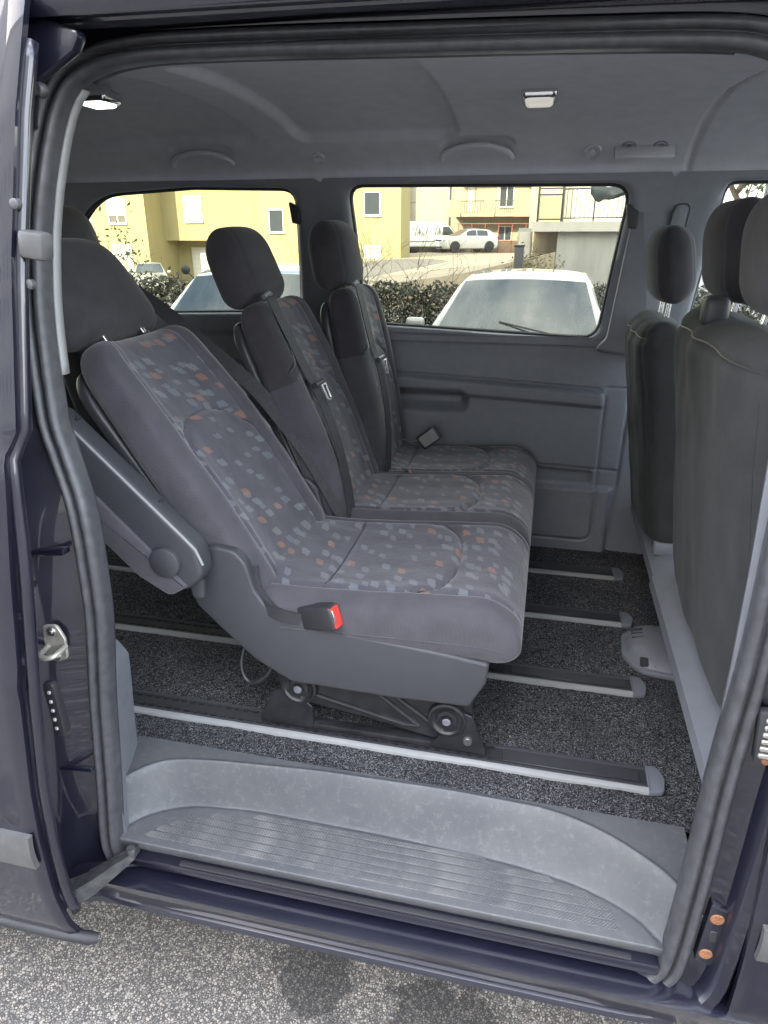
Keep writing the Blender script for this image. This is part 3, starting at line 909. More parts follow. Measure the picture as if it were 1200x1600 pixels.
# sliding door, slid open to the rear
DY = [(.34, .748), (.40, .730), (.5, .722), (.9, .714), (1.12, .718), (1.25, .728), (1.285, .734), (1.30, .744), (1.5, .780), (1.7, .823), (1.8, .848), (1.88, .87)]
DX = [(.34, -.745), (.40, -.760), (.46, -.768), (.6, -.768), (.715, -.760), (.9, -.735), (1.12, -.705), (1.25, -.690), (1.29, -.690), (1.32, -.674), (1.54, -.664), (1.7, -.650), (1.8, -.637), (1.88, -.627)]
def shell(nu, nv, fn, th):
    V0, F0 = sheet(nu, nv, fn)
    V1 = [v + Vector((0, th, 0)) for v in V0]
    k = len(V0)
    F = F0 + [[i + k for i in f][::-1] for f in F0]
    e = [i for i in range(nu + 1)] + [j * (nu + 1) + nu for j in range(1, nv + 1)] + [nv * (nu + 1) + i for i in range(nu - 1, -1, -1)] + [j * (nu + 1) for j in range(nv - 1, 0, -1)]
    for a, b in zip(e, e[1:] + e[:1]): F.append([b, a, a + k, b + k])
    return V0 + V1, F
def door_fn(x_off=0.0, z0=.355, z1=1.87, y_off=0.0, xr=-1.72):
    def f_(u, v_):
        z = z0 + (z1 - z0) * v_
        xl = interp(z, DX) + x_off
        x = xr + (xl - xr) * u ** .8
        edge = .006 * sm(.012, 0.0, xl - x)
        crease = .004 * gauss(z - .93, .02)
        return (x, interp(z, DY) + y_off + edge - crease, z)
    return f_
sd = ob('sliding_door', shell(60, 110, door_fn(), .010), 'van_paint', van, smooth=45)
ob('door_inner_frame', shell(20, 60, door_fn(-.022, .40, 1.77, .012), .045), 'van_paint', sd, smooth=45)
ob('door_edge_bead', tube([(interp(z, DX) - .001 + .012 * sm(1.3, 1.1, z), interp(z, DY) + .024, z) for z in [.42 + .02 * k for k in range(69)]], .0095, 10), 'van_paint', sd, smooth=180)
ob('door_moulding', shell(20, 6, lambda u, v_: (-1.70 + (interp(.6, DX) - .004 + 1.70) * u, interp(.56 + .07 * v_, DY) - .010 - .004 * math.sin(PI * v_), .56 + .07 * v_), .010), 'moulding', sd)
ob('door_bottom_lip', tube([(-1.70, .737, .362), (-.775, .742, .362), (-.735, .752, .352), (-.722, .758, .348)], [.011, .011, .012, .009], 10), 'rubber_black', sd)
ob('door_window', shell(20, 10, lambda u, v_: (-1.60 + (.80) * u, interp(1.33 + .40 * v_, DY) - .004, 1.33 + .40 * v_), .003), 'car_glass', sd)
lt = ob('door_latch', box((-.640, .812, 1.550), (.036, .026, .034), .006, 2, Matrix.Rotation(math.radians(8), 4, 'Y')), 'moulding', sd)
for dz in (-.045, .05): ob('bolt', lathe([(.001, -.004), (.004, -.004), (.0065, -.002), (.0065, .006)], (-.657, .808, 1.548 + dz), 'y', 16), 'moulding', lt)
# roller arm under the door and the upper guide
arm = ob('guide_arm', loft([[(x, y - w, z + h), (x, y + w, z + h), (x, y + w, z - h), (x, y - w, z - h)] for x, y, z, w, h in
      [(-.830, .765, .405, .018, .018), (-.795, .785, .410, .020, .017), (-.770, .80, .416, .020, .017), (-.768, .80, .416, .023, .020), (-.745, .818, .426, .022, .018), (-.715, .842, .444, .017, .014), (-.69, .862, .458, .011, .008)]]), 'arm_cast', sd, smooth=30)
ob('arm_bracket', prism([(.735, .395), (.735, .52), (.75, .53), (.765, .47), (.775, .40)], -.825, -.795, 'x', .003), 'alu', sd)
for z in (.505, .425): ob('bolt', lathe([(.001, .012), (.006, .012), (.008, .007), (.009, 0)], (-.795, .748, z), 'x', 12), 'rust', arm)
ob('roller', lathe([(.001, .007), (.008, .007), (.0095, .004), (.0095, -.008), (.008, -.010), (.001, -.010)], (-.697, .856, .466), 'z', 16), 'arm_cast', arm)
gd = ob('upper_guide', prism(rpoly([(-.80, 1.69), (-.685, 1.69), (-.665, 1.745), (-.605, 1.775), (-.590, 1.795), (-.65, 1.815), (-.80, 1.82)], .012, 4), .895, .915, 'y', .004), 'van_paint', van)
ob('guide_roller', lathe([(.001, -.008), (.006, -.008), (.009, -.004), (.009, .004)], (-.662, .900, 1.735), 'y', 16), 'arm_cast', gd)

# front door beside the opening
FY = [(.36, .84), (.42, .825), (.6, .820), (1.0, .818), (1.25, .828), (1.5, .872), (1.75, .93)]
def fdoor(u, v_):
    z = .375 + (1.27 - .375) * v_
    return (.368 - .012 * sm(.5, .9, z) + 1.03 * u ** 1.2, interp(z, FY) + .005 * sm(.02, 0, u), z)
fd = ob('front_door', shell(40, 40, fdoor, .012), 'van_paint', van, smooth=45)
ob('door_moulding', shell(16, 6, lambda u, v_: (.376 + 1.0 * u, interp(.565 + .065 * v_, FY) - .010 - .004 * math.sin(PI * v_), .565 + .065 * v_), .010), 'moulding', fd)
ob('front_door_inner', sheet(10, 10, lambda u, v_: (.37 + 1.03 * u, .93 + .02 * v_, .42 + .85 * v_)), 'plastic_dark', fd)
WF = rpoly([(.47, 1.28), (1.30, 1.27), (1.02, 1.70), (.49, 1.71)], .05, 6)
Pf = resample(WF, 80)
rg = []
for k in range(4):
    ring = []
    cx, cz = .80, 1.48
    for p in Pf:
        dx, dz = p.x - cx, p.y - cz
        s = min((1.42 - cx) / dx if dx > 1e-6 else 1e9, (.36 - cx) / dx if dx < -1e-6 else 1e9, (1.76 - cz) / dz if dz > 1e-6 else 1e9, (1.265 - cz) / dz if dz < -1e-6 else 1e9)
        t_ = k / 3
        x, z = p.x + (dx * s + cx - p.x) * t_, p.y + (dz * s + cz - p.y) * t_
        ring.append((x, interp(z, FY), z))
    rg.append(ring)
ob('front_door_frame', loft(rg, cap=False), 'van_paint', fd, smooth=60)
ob('door_glass', ([Vector((p.x, interp(p.y, FY) + .01, p.y)) for p in Pf] + [Vector((.8, interp(1.48, FY) + .01, 1.48))], [[i, (i + 1) % 80, 80] for i in range(80)]), 'glass_clear', fd, smooth=180)
mr = ob('wing_mirror', box((1.18, .70, 1.36), (.11, .20, .24), .04, 3), 'plastic_dark', van)

# front end, windscreen, tail, wheels
ob('windscreen', loft([[(1.05 + .62 * t_, .98 + .82 * 0 + 1.22 * k / 8 - .0, 1.885 - .66 * t_ + .02 * math.sin(PI * k / 8)) for k in range(9)] for t_ in [i / 6 for i in range(7)]], closed_u=False), 'glass_clear', van, smooth=180)
ob('bonnet', loft([[(x, y, z - .05 * ((y - 1.58) / .7) ** 2) for y in [.87 + .1775 * k for k in range(9)]] for x, z in ((1.60, 1.22), (1.85, 1.13), (2.1, 1.02), (2.28, .86), (2.34, .60), (2.33, .38))], closed_u=False), 'van_paint', van, smooth=60)
for y in (.85, 2.31):
    ob('front_wing', prism([(1.38, .36), (1.38, 1.25), (1.62, 1.22), (1.9, 1.11), (2.15, .98), (2.3, .8), (2.33, .38)], y - .02, y + .02, 'y', .008), 'van_paint', van)
ob('dashboard', prism(rpoly([(1.25, .50), (1.62, .50), (1.62, 1.2), (1.35, 1.17), (1.22, 1.02), (1.28, .8)], .05, 4), .93, 2.23, 'y', .02), 'plastic_dark', van)
ob('cab_floor', bb(.38, 1.4, .93, 2.26, .46, .50), 'carpet', van)
tg_ = rpoly([(1.05, 1.16), (2.11, 1.16), (2.04, 1.66), (1.12, 1.66)], .05, 6)
Pt = resample(tg_, 80)
rg = []
for k in range(4):
    ring = []
    for p in Pt:
        dx, dz = p.x - 1.58, p.y - 1.4
        s = min((2.30 - 1.58) / dx if dx > 1e-6 else 1e9, (.87 - 1.58) / dx if dx < -1e-6 else 1e9, (1.90 - 1.4) / dz if dz > 1e-6 else 1e9, (.36 - 1.4) / dz if dz < -1e-6 else 1e9)
        t_ = k / 3
        ring.append((-2.29, p.x + (dx * s + 1.58 - p.x) * t_, p.y + (dz * s + 1.4 - p.y) * t_))
    rg.append(ring)
tgt_ = ob('tailgate', loft(rg, cap=False), 'plastic_dark', van, smooth=60)
ob('tailgate_glass', ([Vector((-2.295, p.x, p.y)) for p in Pt], [list(range(80))]), 'glass_tint', tgt_)
def wheel(parent, c, r, w, axis='y', rimm='rim'):
    t1 = ob('wheel', lathe([(r * .62, -w / 2), (r * .9, -w / 2), (r, -w * .34), (r, w * .34), (r * .9, w / 2), (r * .62, w / 2)], c, axis, 30), 'tyre', parent)
    ob('rim', lathe([(.001, -w * .32), (r * .16, -w * .36), (r * .2, -w * .22), (r * .52, -w * .20), (r * .62, -w * .42), (r * .63, w * .42), (r * .5, w * .2), (.001, w * .2)], c, axis, 24), rimm, t1)
    return t1
for x in (1.72, -1.42):
    for y in (.97, 2.20): wheel(van, (x, y, .325), .325, .20)

# platform under the front seats
cons = ob('seat_platform', loft([[(x_, y, z_) for x_, z_ in ((.395, .50), (.372, .70), (.318, .712), (.306, .728), (.310, .750), (.335, .768), (.43, .790), (.60, .79), (.60, .50))] for y in (.93, 1.0, 1.70)]), 'plastic_grey', van, smooth=30)
ob('platform_end', loft([[(x_ + .0, y, z_) for x_, z_ in ((.395, .50), (.372, .70), (.322, .712), (.311, .728), (.315, .748), (.338, .765), (.43, .785), (.60, .785), (.60, .50))] for y in (1.704, 2.255)]), 'plastic_grey', van, smooth=30)
ob('platform_clip', bb(.322, .46, 1.80, 1.835, .765, .800, .006), 'plastic_mid', cons)
# floor vent by the platform
fv_o = rpoly([(.285, 1.535), (.42, 1.515), (.42, 1.76), (.31, 1.765), (.255, 1.70), (.25, 1.60)], [.05, .03, .03, .05, .05, .05], 6)
def vent_fn(u, v_):
    return None
fvn = ob('floor_vent', join(prism(fv_o, FZ - .002, FZ + .014, 'z', .006, 2)), 'plastic_grey', van)
dome = []
for k, (s, z) in enumerate(((.90, .0135), (.84, .022), (.72, .032), (.5, .038), (.3, .040), (.05, .041))):
    dome.append([(.345 + (a - .345) * s, 1.645 + (b - 1.645) * s, FZ + z) for a, b in fv_o])
ob('vent_dome', loft(dome), 'plastic_grey', fvn, smooth=60)
for k in range(4):
    ob('vent_slot', box((.300 + k * .030, 1.560 - .002 * k, FZ + .022), (.022, .026, .010), .003, 1, Matrix.Rotation(math.radians(32), 4, 'X')), 'rubber_black', fvn)
for k in range(3):
    ob('vent_slot', box((.292, 1.655 + .020 * k, FZ + .034), (.030, .007, .006), .002, 1, Matrix.Rotation(math.radians(-12), 4, 'Y')), 'rubber_black', fvn)

# grit and crumbs trodden in
rnd_ = random.Random(5)
crumbs = []
for k in range(55):
    if k < 55: x_, y_, z_ = rnd_.uniform(-.72, .33), rnd_.uniform(1.06, 1.9), FZ + .003
    else:
        x_, y_ = rnd_.uniform(-.66, .22), rnd_.uniform(.885, .985); z_ = step_z(x_, y_) + .002
    s_ = rnd_.uniform(.0012, .0032)
    crumbs.append(box((x_, y_, z_), (s_ * rnd_.uniform(.7, 1.6), s_, s_ * .8), 0, 1, Matrix.Rotation(rnd_.uniform(0, 3), 4, 'Z')))
ob('grit', join(*crumbs), 'concrete_warm', van, smooth=0, kind='stuff')

# ------------------------------------------------------------------ seats
def unit_ring(n, hw, hb, e):
    pts = []
    K = 720
    for k in range(K):
        a = 2 * PI * k / K
        pts.append(Vector((hw * spow(math.cos(a), 2 / e), hb * spow(math.sin(a), 2 / e))))
    R = resample(pts, n)
    return [(p.x / hw, p.y / hb) for p in R]
def edge_f(d, r, k=2.2):
    if d >= r: return 1.0
    q = 1 - max(0, d) / r
    return max(0.0, 1 - q ** k) ** (1 / k)
def pillow(L, hw, hb, place, deform=None, patt=None, e=4.5, ns=110, nr=180, top=(.10, .30, .055), bot=(.05, .10, .05), taper=None):
    """soft block: s runs along its length, y across, n out of the front face"""
    ur = unit_ring(nr, hw, hb, e)
    S = [L * (.5 - .5 * math.cos(PI * (.04 + .92 * k / ns))) for k in range(ns + 1)]
    s0, s1 = S[0], S[-1]
    S = [(s - s0) / (s1 - s0) * L for s in S]
    V, UV, pos = [], [], []
    for s in S:
        fw = (1 - top[1] * (1 - edge_f(L - s, top[0]))) * (1 - bot[1] * (1 - edge_f(s, bot[0])))
        fb = edge_f(L - s, top[2], 2.3) * edge_f(s, bot[2], 2.3)
        if taper: fw *= taper(s)
        for cu, cn in ur:
            y = hw * fw * cu
            n = hb * max(.02, fb) * cn - hb
            if deform: n += deform(cu, s, cn) * (fb ** .5)
            V.append(place(s, y, n)); UV.append((y, s if cn > 0 else s + .37)); pos.append((cu, s, cn))
    F, mi = [], []
    for i in range(ns):
        for j in range(nr):
            a, b = i * nr + j, i * nr + (j + 1) % nr
            c, d = (i + 1) * nr + (j + 1) % nr, (i + 1) * nr + j
            F.append([a, b, c, d])
            if patt:
                cu = (pos[a][0] + pos[c][0]) / 2; cn = (pos[a][2] + pos[c][2]) / 2
                mi.append(1 if (cn > .3 and patt(cu, pos[a][1])) else 0)
    F.append(list(range(nr))[::-1]); F.append([ns * nr + j for j in range(nr)])
    mi += [0, 0]
    return V, F, UV, mi
def surf_pt(L, hw, hb, place, deform, u, s, e, top, bot, taper=None, lift=.0006):
    cn = (1 - min(1, abs(u)) ** e) ** (1 / e)
    fw = (1 - top[1] * (1 - edge_f(L - s, top[0]))) * (1 - bot[1] * (1 - edge_f(s, bot[0])))
    fb = edge_f(L - s, top[2], 2.3) * edge_f(s, bot[2], 2.3)
    if taper: fw *= taper(s)
    n = hb * max(.02, fb) * cn - hb + deform(u, s, cn) * fb ** .5
    return place(s, hw * fw * u, n + lift)
def frame_of(px, pz, lean):
    sp = Vector((-math.sin(lean), 0, math.cos(lean))); nr = Vector((math.cos(lean), 0, math.sin(lean)))
    return (lambda cy: (lambda s, y, n: Vector((px, cy, pz)) + sp * s + nr * n + Vector((0, y, 0)))), sp, nr

PANEL = .67
CP = .76
HB = .040
EB = 3.4
def back_deform(u, s, cn):
    if cn <= 0: return 0.0
    w = sm(0, .5, cn)
    au = abs(u)
    d = .022 * sm(.52, .82, au) - .008 * (1 - sm(.3, .6, au))
    d += .012 * math.sin(PI * min(1, max(0, s / .55)))
    d -= .0075 * gauss((au - PANEL), .020)
    q = ((au / PANEL) ** 2.4 + (max(0, s - .27) / .125) ** 2.4) ** (1 / 2.4)
    if s > .27: d -= .011 * gauss((q - 1) * .12, .0065) * sm(.98, .9, au / PANEL)
    d += .005 * sm(1.06, .94, q) * sm(PANEL + .02, PANEL - .05, au)
    d += .0025 * mnoise.noise(Vector((u * 2.3, s * 9, 1.7)))
    return d * w
def cush_deform(u, s, cn):
    if cn <= 0: return 0.0
    w = sm(0, .5, cn)
    au = abs(u)
    d = .012 * sm(.55, .86, au) - .010 * (1 - sm(.2, .70, au)) * sm(.57, .45, s)
    d -= .0075 * gauss(au - CP, .020)
    q = ((au / CP) ** 2.6 + (max(0, s - .34) / .085) ** 2.6) ** (1 / 2.6)
    if s > .34: d -= .011 * gauss((q - 1) * .08, .006) * sm(1.0, .9, au / CP)
    d -= .006 * gauss(s - .175, .006) * (1 - sm(.6, .7, au))
    d += .016 * sm(.16, .03, s) * (1 - sm(.5, .7, au))
    d += .002 * mnoise.noise(Vector((u * 2.1, s * 8, 4.2)))
    return d * w
def patt_all(u, s): return abs(u) < PANEL
def patt_c(u, s): return abs(u) < CP

def seat_back(parent, cy, hw, px, pz, lean, L, mats=('fabric_plain', 'fabric_pattern'), hd='fabric_dark', tilt=0.0, deform=back_deform, head=True, hscale=1.0, hgap=.0, tower=False, hn=.006, hhh=.205):
    fr, sp, nr = frame_of(px, pz, lean)
    pl = fr(cy)
    V, F, UV, mi = pillow(L, hw, HB, pl, deform, patt_all, e=EB, taper=lambda s: 1 - .09 * sm(.25, L, s))
    mats = list(mats)
    if tower:                                   # black belt housing moulded into the near shoulder
        mats.append('fabric_dark')
        nr_ = 180
        ur = unit_ring(nr_, hw, HB, EB)
        for k, f in enumerate(F[:-2]):
            i_, j_ = divmod(k, nr_)
            s_ = (V[f[0]] - pl(0, 0, 0)).dot(sp)
            if ur[j_][0] < -.60 and s_ > .375 + .10 * (ur[j_][0] + 1) * 0 + .05 * sm(-.95, -.5, ur[j_][0]): mi[k] = 2
    bk = ob('backrest', (V, F), None, parent, smooth=180, uv=UV, mats=mats, midx=mi)
    tp_ = lambda s: 1 - .09 * sm(.25, L, s)
    if head is not None and mats[1] == 'fabric_pattern':
        for sg in (-1, 1):
            ob('seam', tube([surf_pt(L, hw, HB, pl, deform, sg * PANEL, .03 + (L - .06) * k / 50, EB, (.10, .30, .055), (.05, .10, .05), tp_) for k in range(51)], .0011, 5), 'plastic_black', bk)
        pa = []
        for k in range(41):
            a = PI * (.06 + .88 * k / 40)
            pa.append(surf_pt(L, hw, HB, pl, deform, PANEL * spow(math.cos(a), 2 / 2.4) , .27 + .125 * abs(math.sin(a)) ** (2 / 2.4), EB, (.10, .30, .055), (.05, .10, .05), tp_))
        ob('seam', tube(pa, .0013, 5), 'plastic_black', bk)
    # hard shell behind
    V, F, UV, mi = pillow(L - .04, hw * .93, .02, lambda s, y, n: pl(s + .012, y, n - .062))
    ob('back_shell', (V, F), 'plastic_black', bk, smooth=180)
    if head:
        ph = lambda s, y, n: pl(L + hgap + s - .012, y, n + hn)
        hh = hhh
        def hdef(u, s, cn):
            g_ = -.0035 * gauss(abs(u) - .80, .02) if cn > 0 else 0
            return g_ + (.006 * (1 - u * u) if cn > 0 else 0)
        V, F, UV, mi = pillow(hh, .160 * hscale, .060, ph, hdef, e=3.0, ns=60, nr=110, top=(.15, .46, .075), bot=(.05, .16, .05))
        hdr = ob('headrest', (V, F), hd, parent, smooth=180, uv=UV)
        for sy in (-.07, .07):
            ob('headrest_post', tube([pl(L - .03, sy * hscale, -.042), pl(L + hgap + .03, sy * hscale, -.042)], .006, 10), 'chrome', hdr)
            ob('post_sleeve', tube([pl(L - .02, sy * hscale, -.042), pl(L + .004, sy * hscale, -.042)], .012, 10), 'plastic_black', bk)
    return bk, pl

def seat_cushion(parent, cy, hw, x0=-.57, L=.57, z=.925, mats=('fabric_plain', 'fabric_pattern')):
    def place(s, y, n):
        rise = .022 * sm(.12, .54, s) - .010
        droop = -.012 * sm(L - .09, L, s)
        return Vector((x0 + s, cy + y, z + rise + droop + n * (1 + .15 * sm(.2, .5, s))))
    V, F, UV, mi = pillow(L, hw, .068, place, cush_deform, patt_c, e=3.0, top=(.06, .07, .085), bot=(.04, .06, .05))
    cu_ = ob('cushion', (V, F), None, parent, smooth=180, uv=UV, mats=list(mats), midx=mi)
    if mats[1] == 'fabric_pattern':
        tb_ = (3.0, (.06, .07, .085), (.04, .06, .05))
        for sg in (-1, 1):
            ob('seam', tube([surf_pt(L, hw, .068, place, cush_deform, sg * CP, .05 + (L - .10) * k / 50, *tb_) for k in range(51)], .0011, 5), 'plastic_black', cu_)
        ob('seam', tube([surf_pt(L, hw, .068, place, cush_deform, CP * spow(math.cos(a), 2 / 2.6), .34 + .085 * abs(math.sin(a)) ** (2 / 2.6), *tb_) for a in [PI * (.06 + .88 * k / 40) for k in range(41)]], .0013, 5), 'plastic_black', cu_)
        ob('seam', tube([surf_pt(L, hw, .068, place, cush_deform, -CP + 2 * CP * k / 30, .175, *tb_) for k in range(31)], .0011, 5), 'plastic_black', cu_)
    if mats[1] == 'fabric_pattern':
        ob('seam', tube([place(.10 + (L - .13) * k / 40, -hw * (1 - .07 * (1 - edge_f(L - (.10 + (L - .13) * k / 40), .06))) - .0004, -.068 - .006) for k in range(41)], .0012, 5), 'plastic_black', cu_)
    return cu_

def valence(parent, y0, y1, mat='plastic_valance'):
    o_ = rpoly([(-.660, .905), (-.664, .958), (-.640, .990), (-.597, 1.003), (-.556, .996), (-.534, .972), (-.520, .915), (-.490, .872), (-.36, .846), (-.138, .826), (-.056, .815), (-.060, .77), (-.089, .712), (-.25, .708), (-.453, .712), (-.53, .755), (-.605, .825), (-.648, .868)],
               [.02, .03, .03, .03, .03, .03, .03, .04, .03, .02, .008, .02, .012, .02, .04, .04, .04, .03], 4)
    return ob('seat_valance', prism(o_, y0, y1, 'y', .007, 3), mat, parent, smooth=50)
def bracket(parent, y, sgn=-1):
    """folding steel foot on a rail: pressed panel, two feet, pivots"""
    f0 = ob('seat_foot', prism(rpoly([(-.505, .725), (-.500, .665), (-.455, .632), (-.30, .612), (-.19, .590), (-.140, .584), (-.098, .602), (-.083, .650), (-.092, .725)], [.01, .03, .02, .02, .02, .03, .03, .03, .01], 5), y - .004, y + .004, 'y', .002, 1), 'black_steel', parent, smooth=40)
    s = sgn
    ob('foot_claw', prism(rpoly([(-.548, .5715), (-.425, .5715), (-.425, .625), (-.47, .668), (-.512, .655)], .006, 3), y + s * .010 - .003, y + s * .010 + .003, 'y', .001, 1), 'black_steel', f0, smooth=40)
    ob('foot_claw', prism(rpoly([(-.175, .5715), (-.052, .5715), (-.058, .590), (-.085, .66), (-.12, .67), (-.15, .60)], .006, 3), y + s * .010 - .003, y + s * .010 + .003, 'y', .001, 1), 'black_steel', f0, smooth=40)
    for x, z in ((-.453, .672), (-.136, .645)):
        pr = [(.001, .018), (.012, .018), (.013, .013), (.021, .012), (.023, .007), (.030, .008), (.034, .014), (.039, .012), (.041, .002)]
        ob('pivot', lathe([(r, s * h) for r, h in pr], (x, y + s * .004, z), 'y', 30), 'black_steel', f0, smooth=50)
        ob('pivot_bolt', lathe([(.001, s * .020), (.007, s * .020), (.010, s * .017), (.010, s * .01)], (x, y + s * .004, z), 'y', 16), 'plastic_grey', f0)
    for a, b, r in (((-.425, .655), (-.225, .612), .006), ((-.225, .612), (-.195, .614), .006), ((-.195, .614), (-.33, .715), .006), ((-.30, .718), (-.165, .622), .006)):
        ob('pressed_rib', tube([(a[0], y + s * .004, a[1]), (b[0], y + s * .004, b[1])], r, 8), 'black_steel', f0)
    ob('foot_bolt', lathe([(.001, s * .006), (.008, s * .006), (.010, s * .003), (.010, 0)], (-.092, y + s * .013, .600), 'y', 14), 'steel', f0)
    ob('foot_shoe', bb(-.545, -.055, y - .012, y + .012, FZ + .008, FZ + .022, .003), 'black_steel', f0)
    return f0
def buckle(parent, c, d, size=1.0):
    """black buckle with a red button in its end; d = direction it points"""
    d = Vector(d).normalized()
    rot = Vector((1, 0, 0)).rotation_difference(d).to_matrix().to_4x4()
    b = ob('belt_buckle', box(c, (.072 * size, .026 * size, .042 * size), .006, 3, rot), 'plastic_black', parent)
    ob('release_button', box(Vector(c) + d * .033 * size, (.010 * size, .019 * size, .036 * size), .003, 2, rot), 'buckle_red', b)
    ob('tongue_slot', box(Vector(c) + d * .0365 * size + rot @ Vector((0, -.008 * size, .004)), (.006, .004, .022 * size), .001, 1, rot), 'steel', b)
    return b

# --- nearest seat, leaning well back, with folded armrest
s1 = root('reclined_seat', (-.3, 1.345, FZ), 'grey patterned single seat nearest the open door, reclined, with folded-up armrest', 'van seat', 'rear row seats')
LEAN1 = math.radians(34.2)
bk1, pl1 = seat_back(s1, 1.338, .210, -.498, .885, LEAN1, .600, hgap=.026, hn=-.006, hhh=.228)
seat_cushion(s1, 1.342, .230)
valence(s1, 1.112, 1.140); valence(s1, 1.553, 1.572)
ob('seat_pan', bb(-.50, -.075, 1.142, 1.55, .72, .845, .015), 'plastic_black', s1)
bracket(s1, 1.165, -1); bracket(s1, 1.477, -1)
# armrest
ax = Vector((-math.sin(math.radians(44.5)), math.cos(math.radians(44.5))))          # (x,z) up the armrest
pr_ = Vector((ax.y, -ax.x))                                                          # towards its front edge
def arm_pt(a, b): p = Vector((-.655, .985)) + ax * a + pr_ * b; return (p.x, p.y)
out = [arm_pt(a, b) for a, b in ((-.055, -.015), (-.060, .03), (-.01, .066), (.335, .060), (.372, .035), (.372, -.035), (.34, -.066), (.03, -.066), (-.035, -.05))]
arm1 = ob('armrest', prism(rpoly(out, [.03, .04, .05, .03, .03, .03, .03, .04, .03], 6), 1.052, 1.104, 'y', .012, 3), 'plastic_dark', s1, smooth=50)
out2 = [arm_pt(a, b) for a, b in ((-.050, -.008), (.35, -.008), (.364, -.035), (.337, -.071), (.03, -.071), (-.040, -.052))]
V, F = prism(rpoly(out2, [.004, .006, .012, .03, .04, .02], 5), 1.046, 1.110, 'y', .005, 2)
ob('armrest_pad', (V, F), 'fabric_plain', arm1, smooth=50, uv=[(v.x * .7 + v.z * .7, v.z * .7 - v.x * .7) for v in V])
ob('edge_highlight', tube([(*arm_pt(a, b)[:1], 1.056, arm_pt(a, b)[1]) for a, b in ((-.04, .048), (-.01, .060), (.02, .0605), (.33, .0545), (.35, .047))], .0028, 8), 'plastic_pale', arm1)  # pale tube painting in the highlight along the chamfered edge
cpt = arm_pt(.012, -.002)
ob('pivot_cap', lathe([(.001, -.007), (.026, -.007), (.030, -.004), (.031, .004)], (cpt[0], 1.046, cpt[1]), 'y', 32), 'plastic_dark', arm1)
for a in (.10, .31):
    p = arm_pt(a, .064); ob('screw_hole', box((p[0], 1.080, p[1]), (.012, .010, .004), .001, 1, Matrix.Rotation(math.radians(-44), 4, 'Y')), 'rubber_black', arm1)
tp = arm_pt(-.065, -.015)
ob('release_lever', prism(rpoly([(tp[0] - .016, tp[1] + .02), (tp[0] + .014, tp[1] + .02), (tp[0] + .012, tp[1] - .022), (tp[0] - .012, tp[1] - .022)], .008, 4), 1.075, 1.085, 'y', .002), 'plastic_dark', arm1)
# belt buckle by the cushion
buckle(s1, (-.388, 1.116, .874), (.84, -.30, .26), 1.2)
ob('buckle_stalk', ribbon(spline([(-.525, 1.130, .895), (-.50, 1.116, .880), (-.46, 1.110, .868), (-.415, 1.116, .862)], 6), Vector((.2, 0, 1)), .026, .004), 'plastic_black', s1)
ob('lap_belt', ribbon(spline([(-.530, 1.135, .955), (-.522, 1.124, .915), (-.49, 1.114, .880), (-.455, 1.110, .872)], 5), Vector((.9, .0, .5)), .030, .0025), 'belt_web', s1)
# handle loop under the rear of the seat
ob('fold_handle', tube(spline([(-.575, 1.20, .78), (-.59, 1.17, .70), (-.565, 1.155, .665), (-.525, 1.16, .69), (-.51, 1.18, .74)], 6), .005, 8), 'black_steel', s1)
# belt between the seats, running down from the rear
b1 = ob('shoulder_belt', ribbon(spline([(-1.10, 1.64, 1.47), (-.96, 1.60, 1.41), (-.83, 1.578, 1.325), (-.70, 1.572, 1.225), (-.625, 1.572, 1.14), (-.56, 1.572, 1.055), (-.495, 1.572, .94), (-.455, 1.572, .87)], 8), Vector((.70, .50, .52)), .036, .002), 'belt_web', s1)

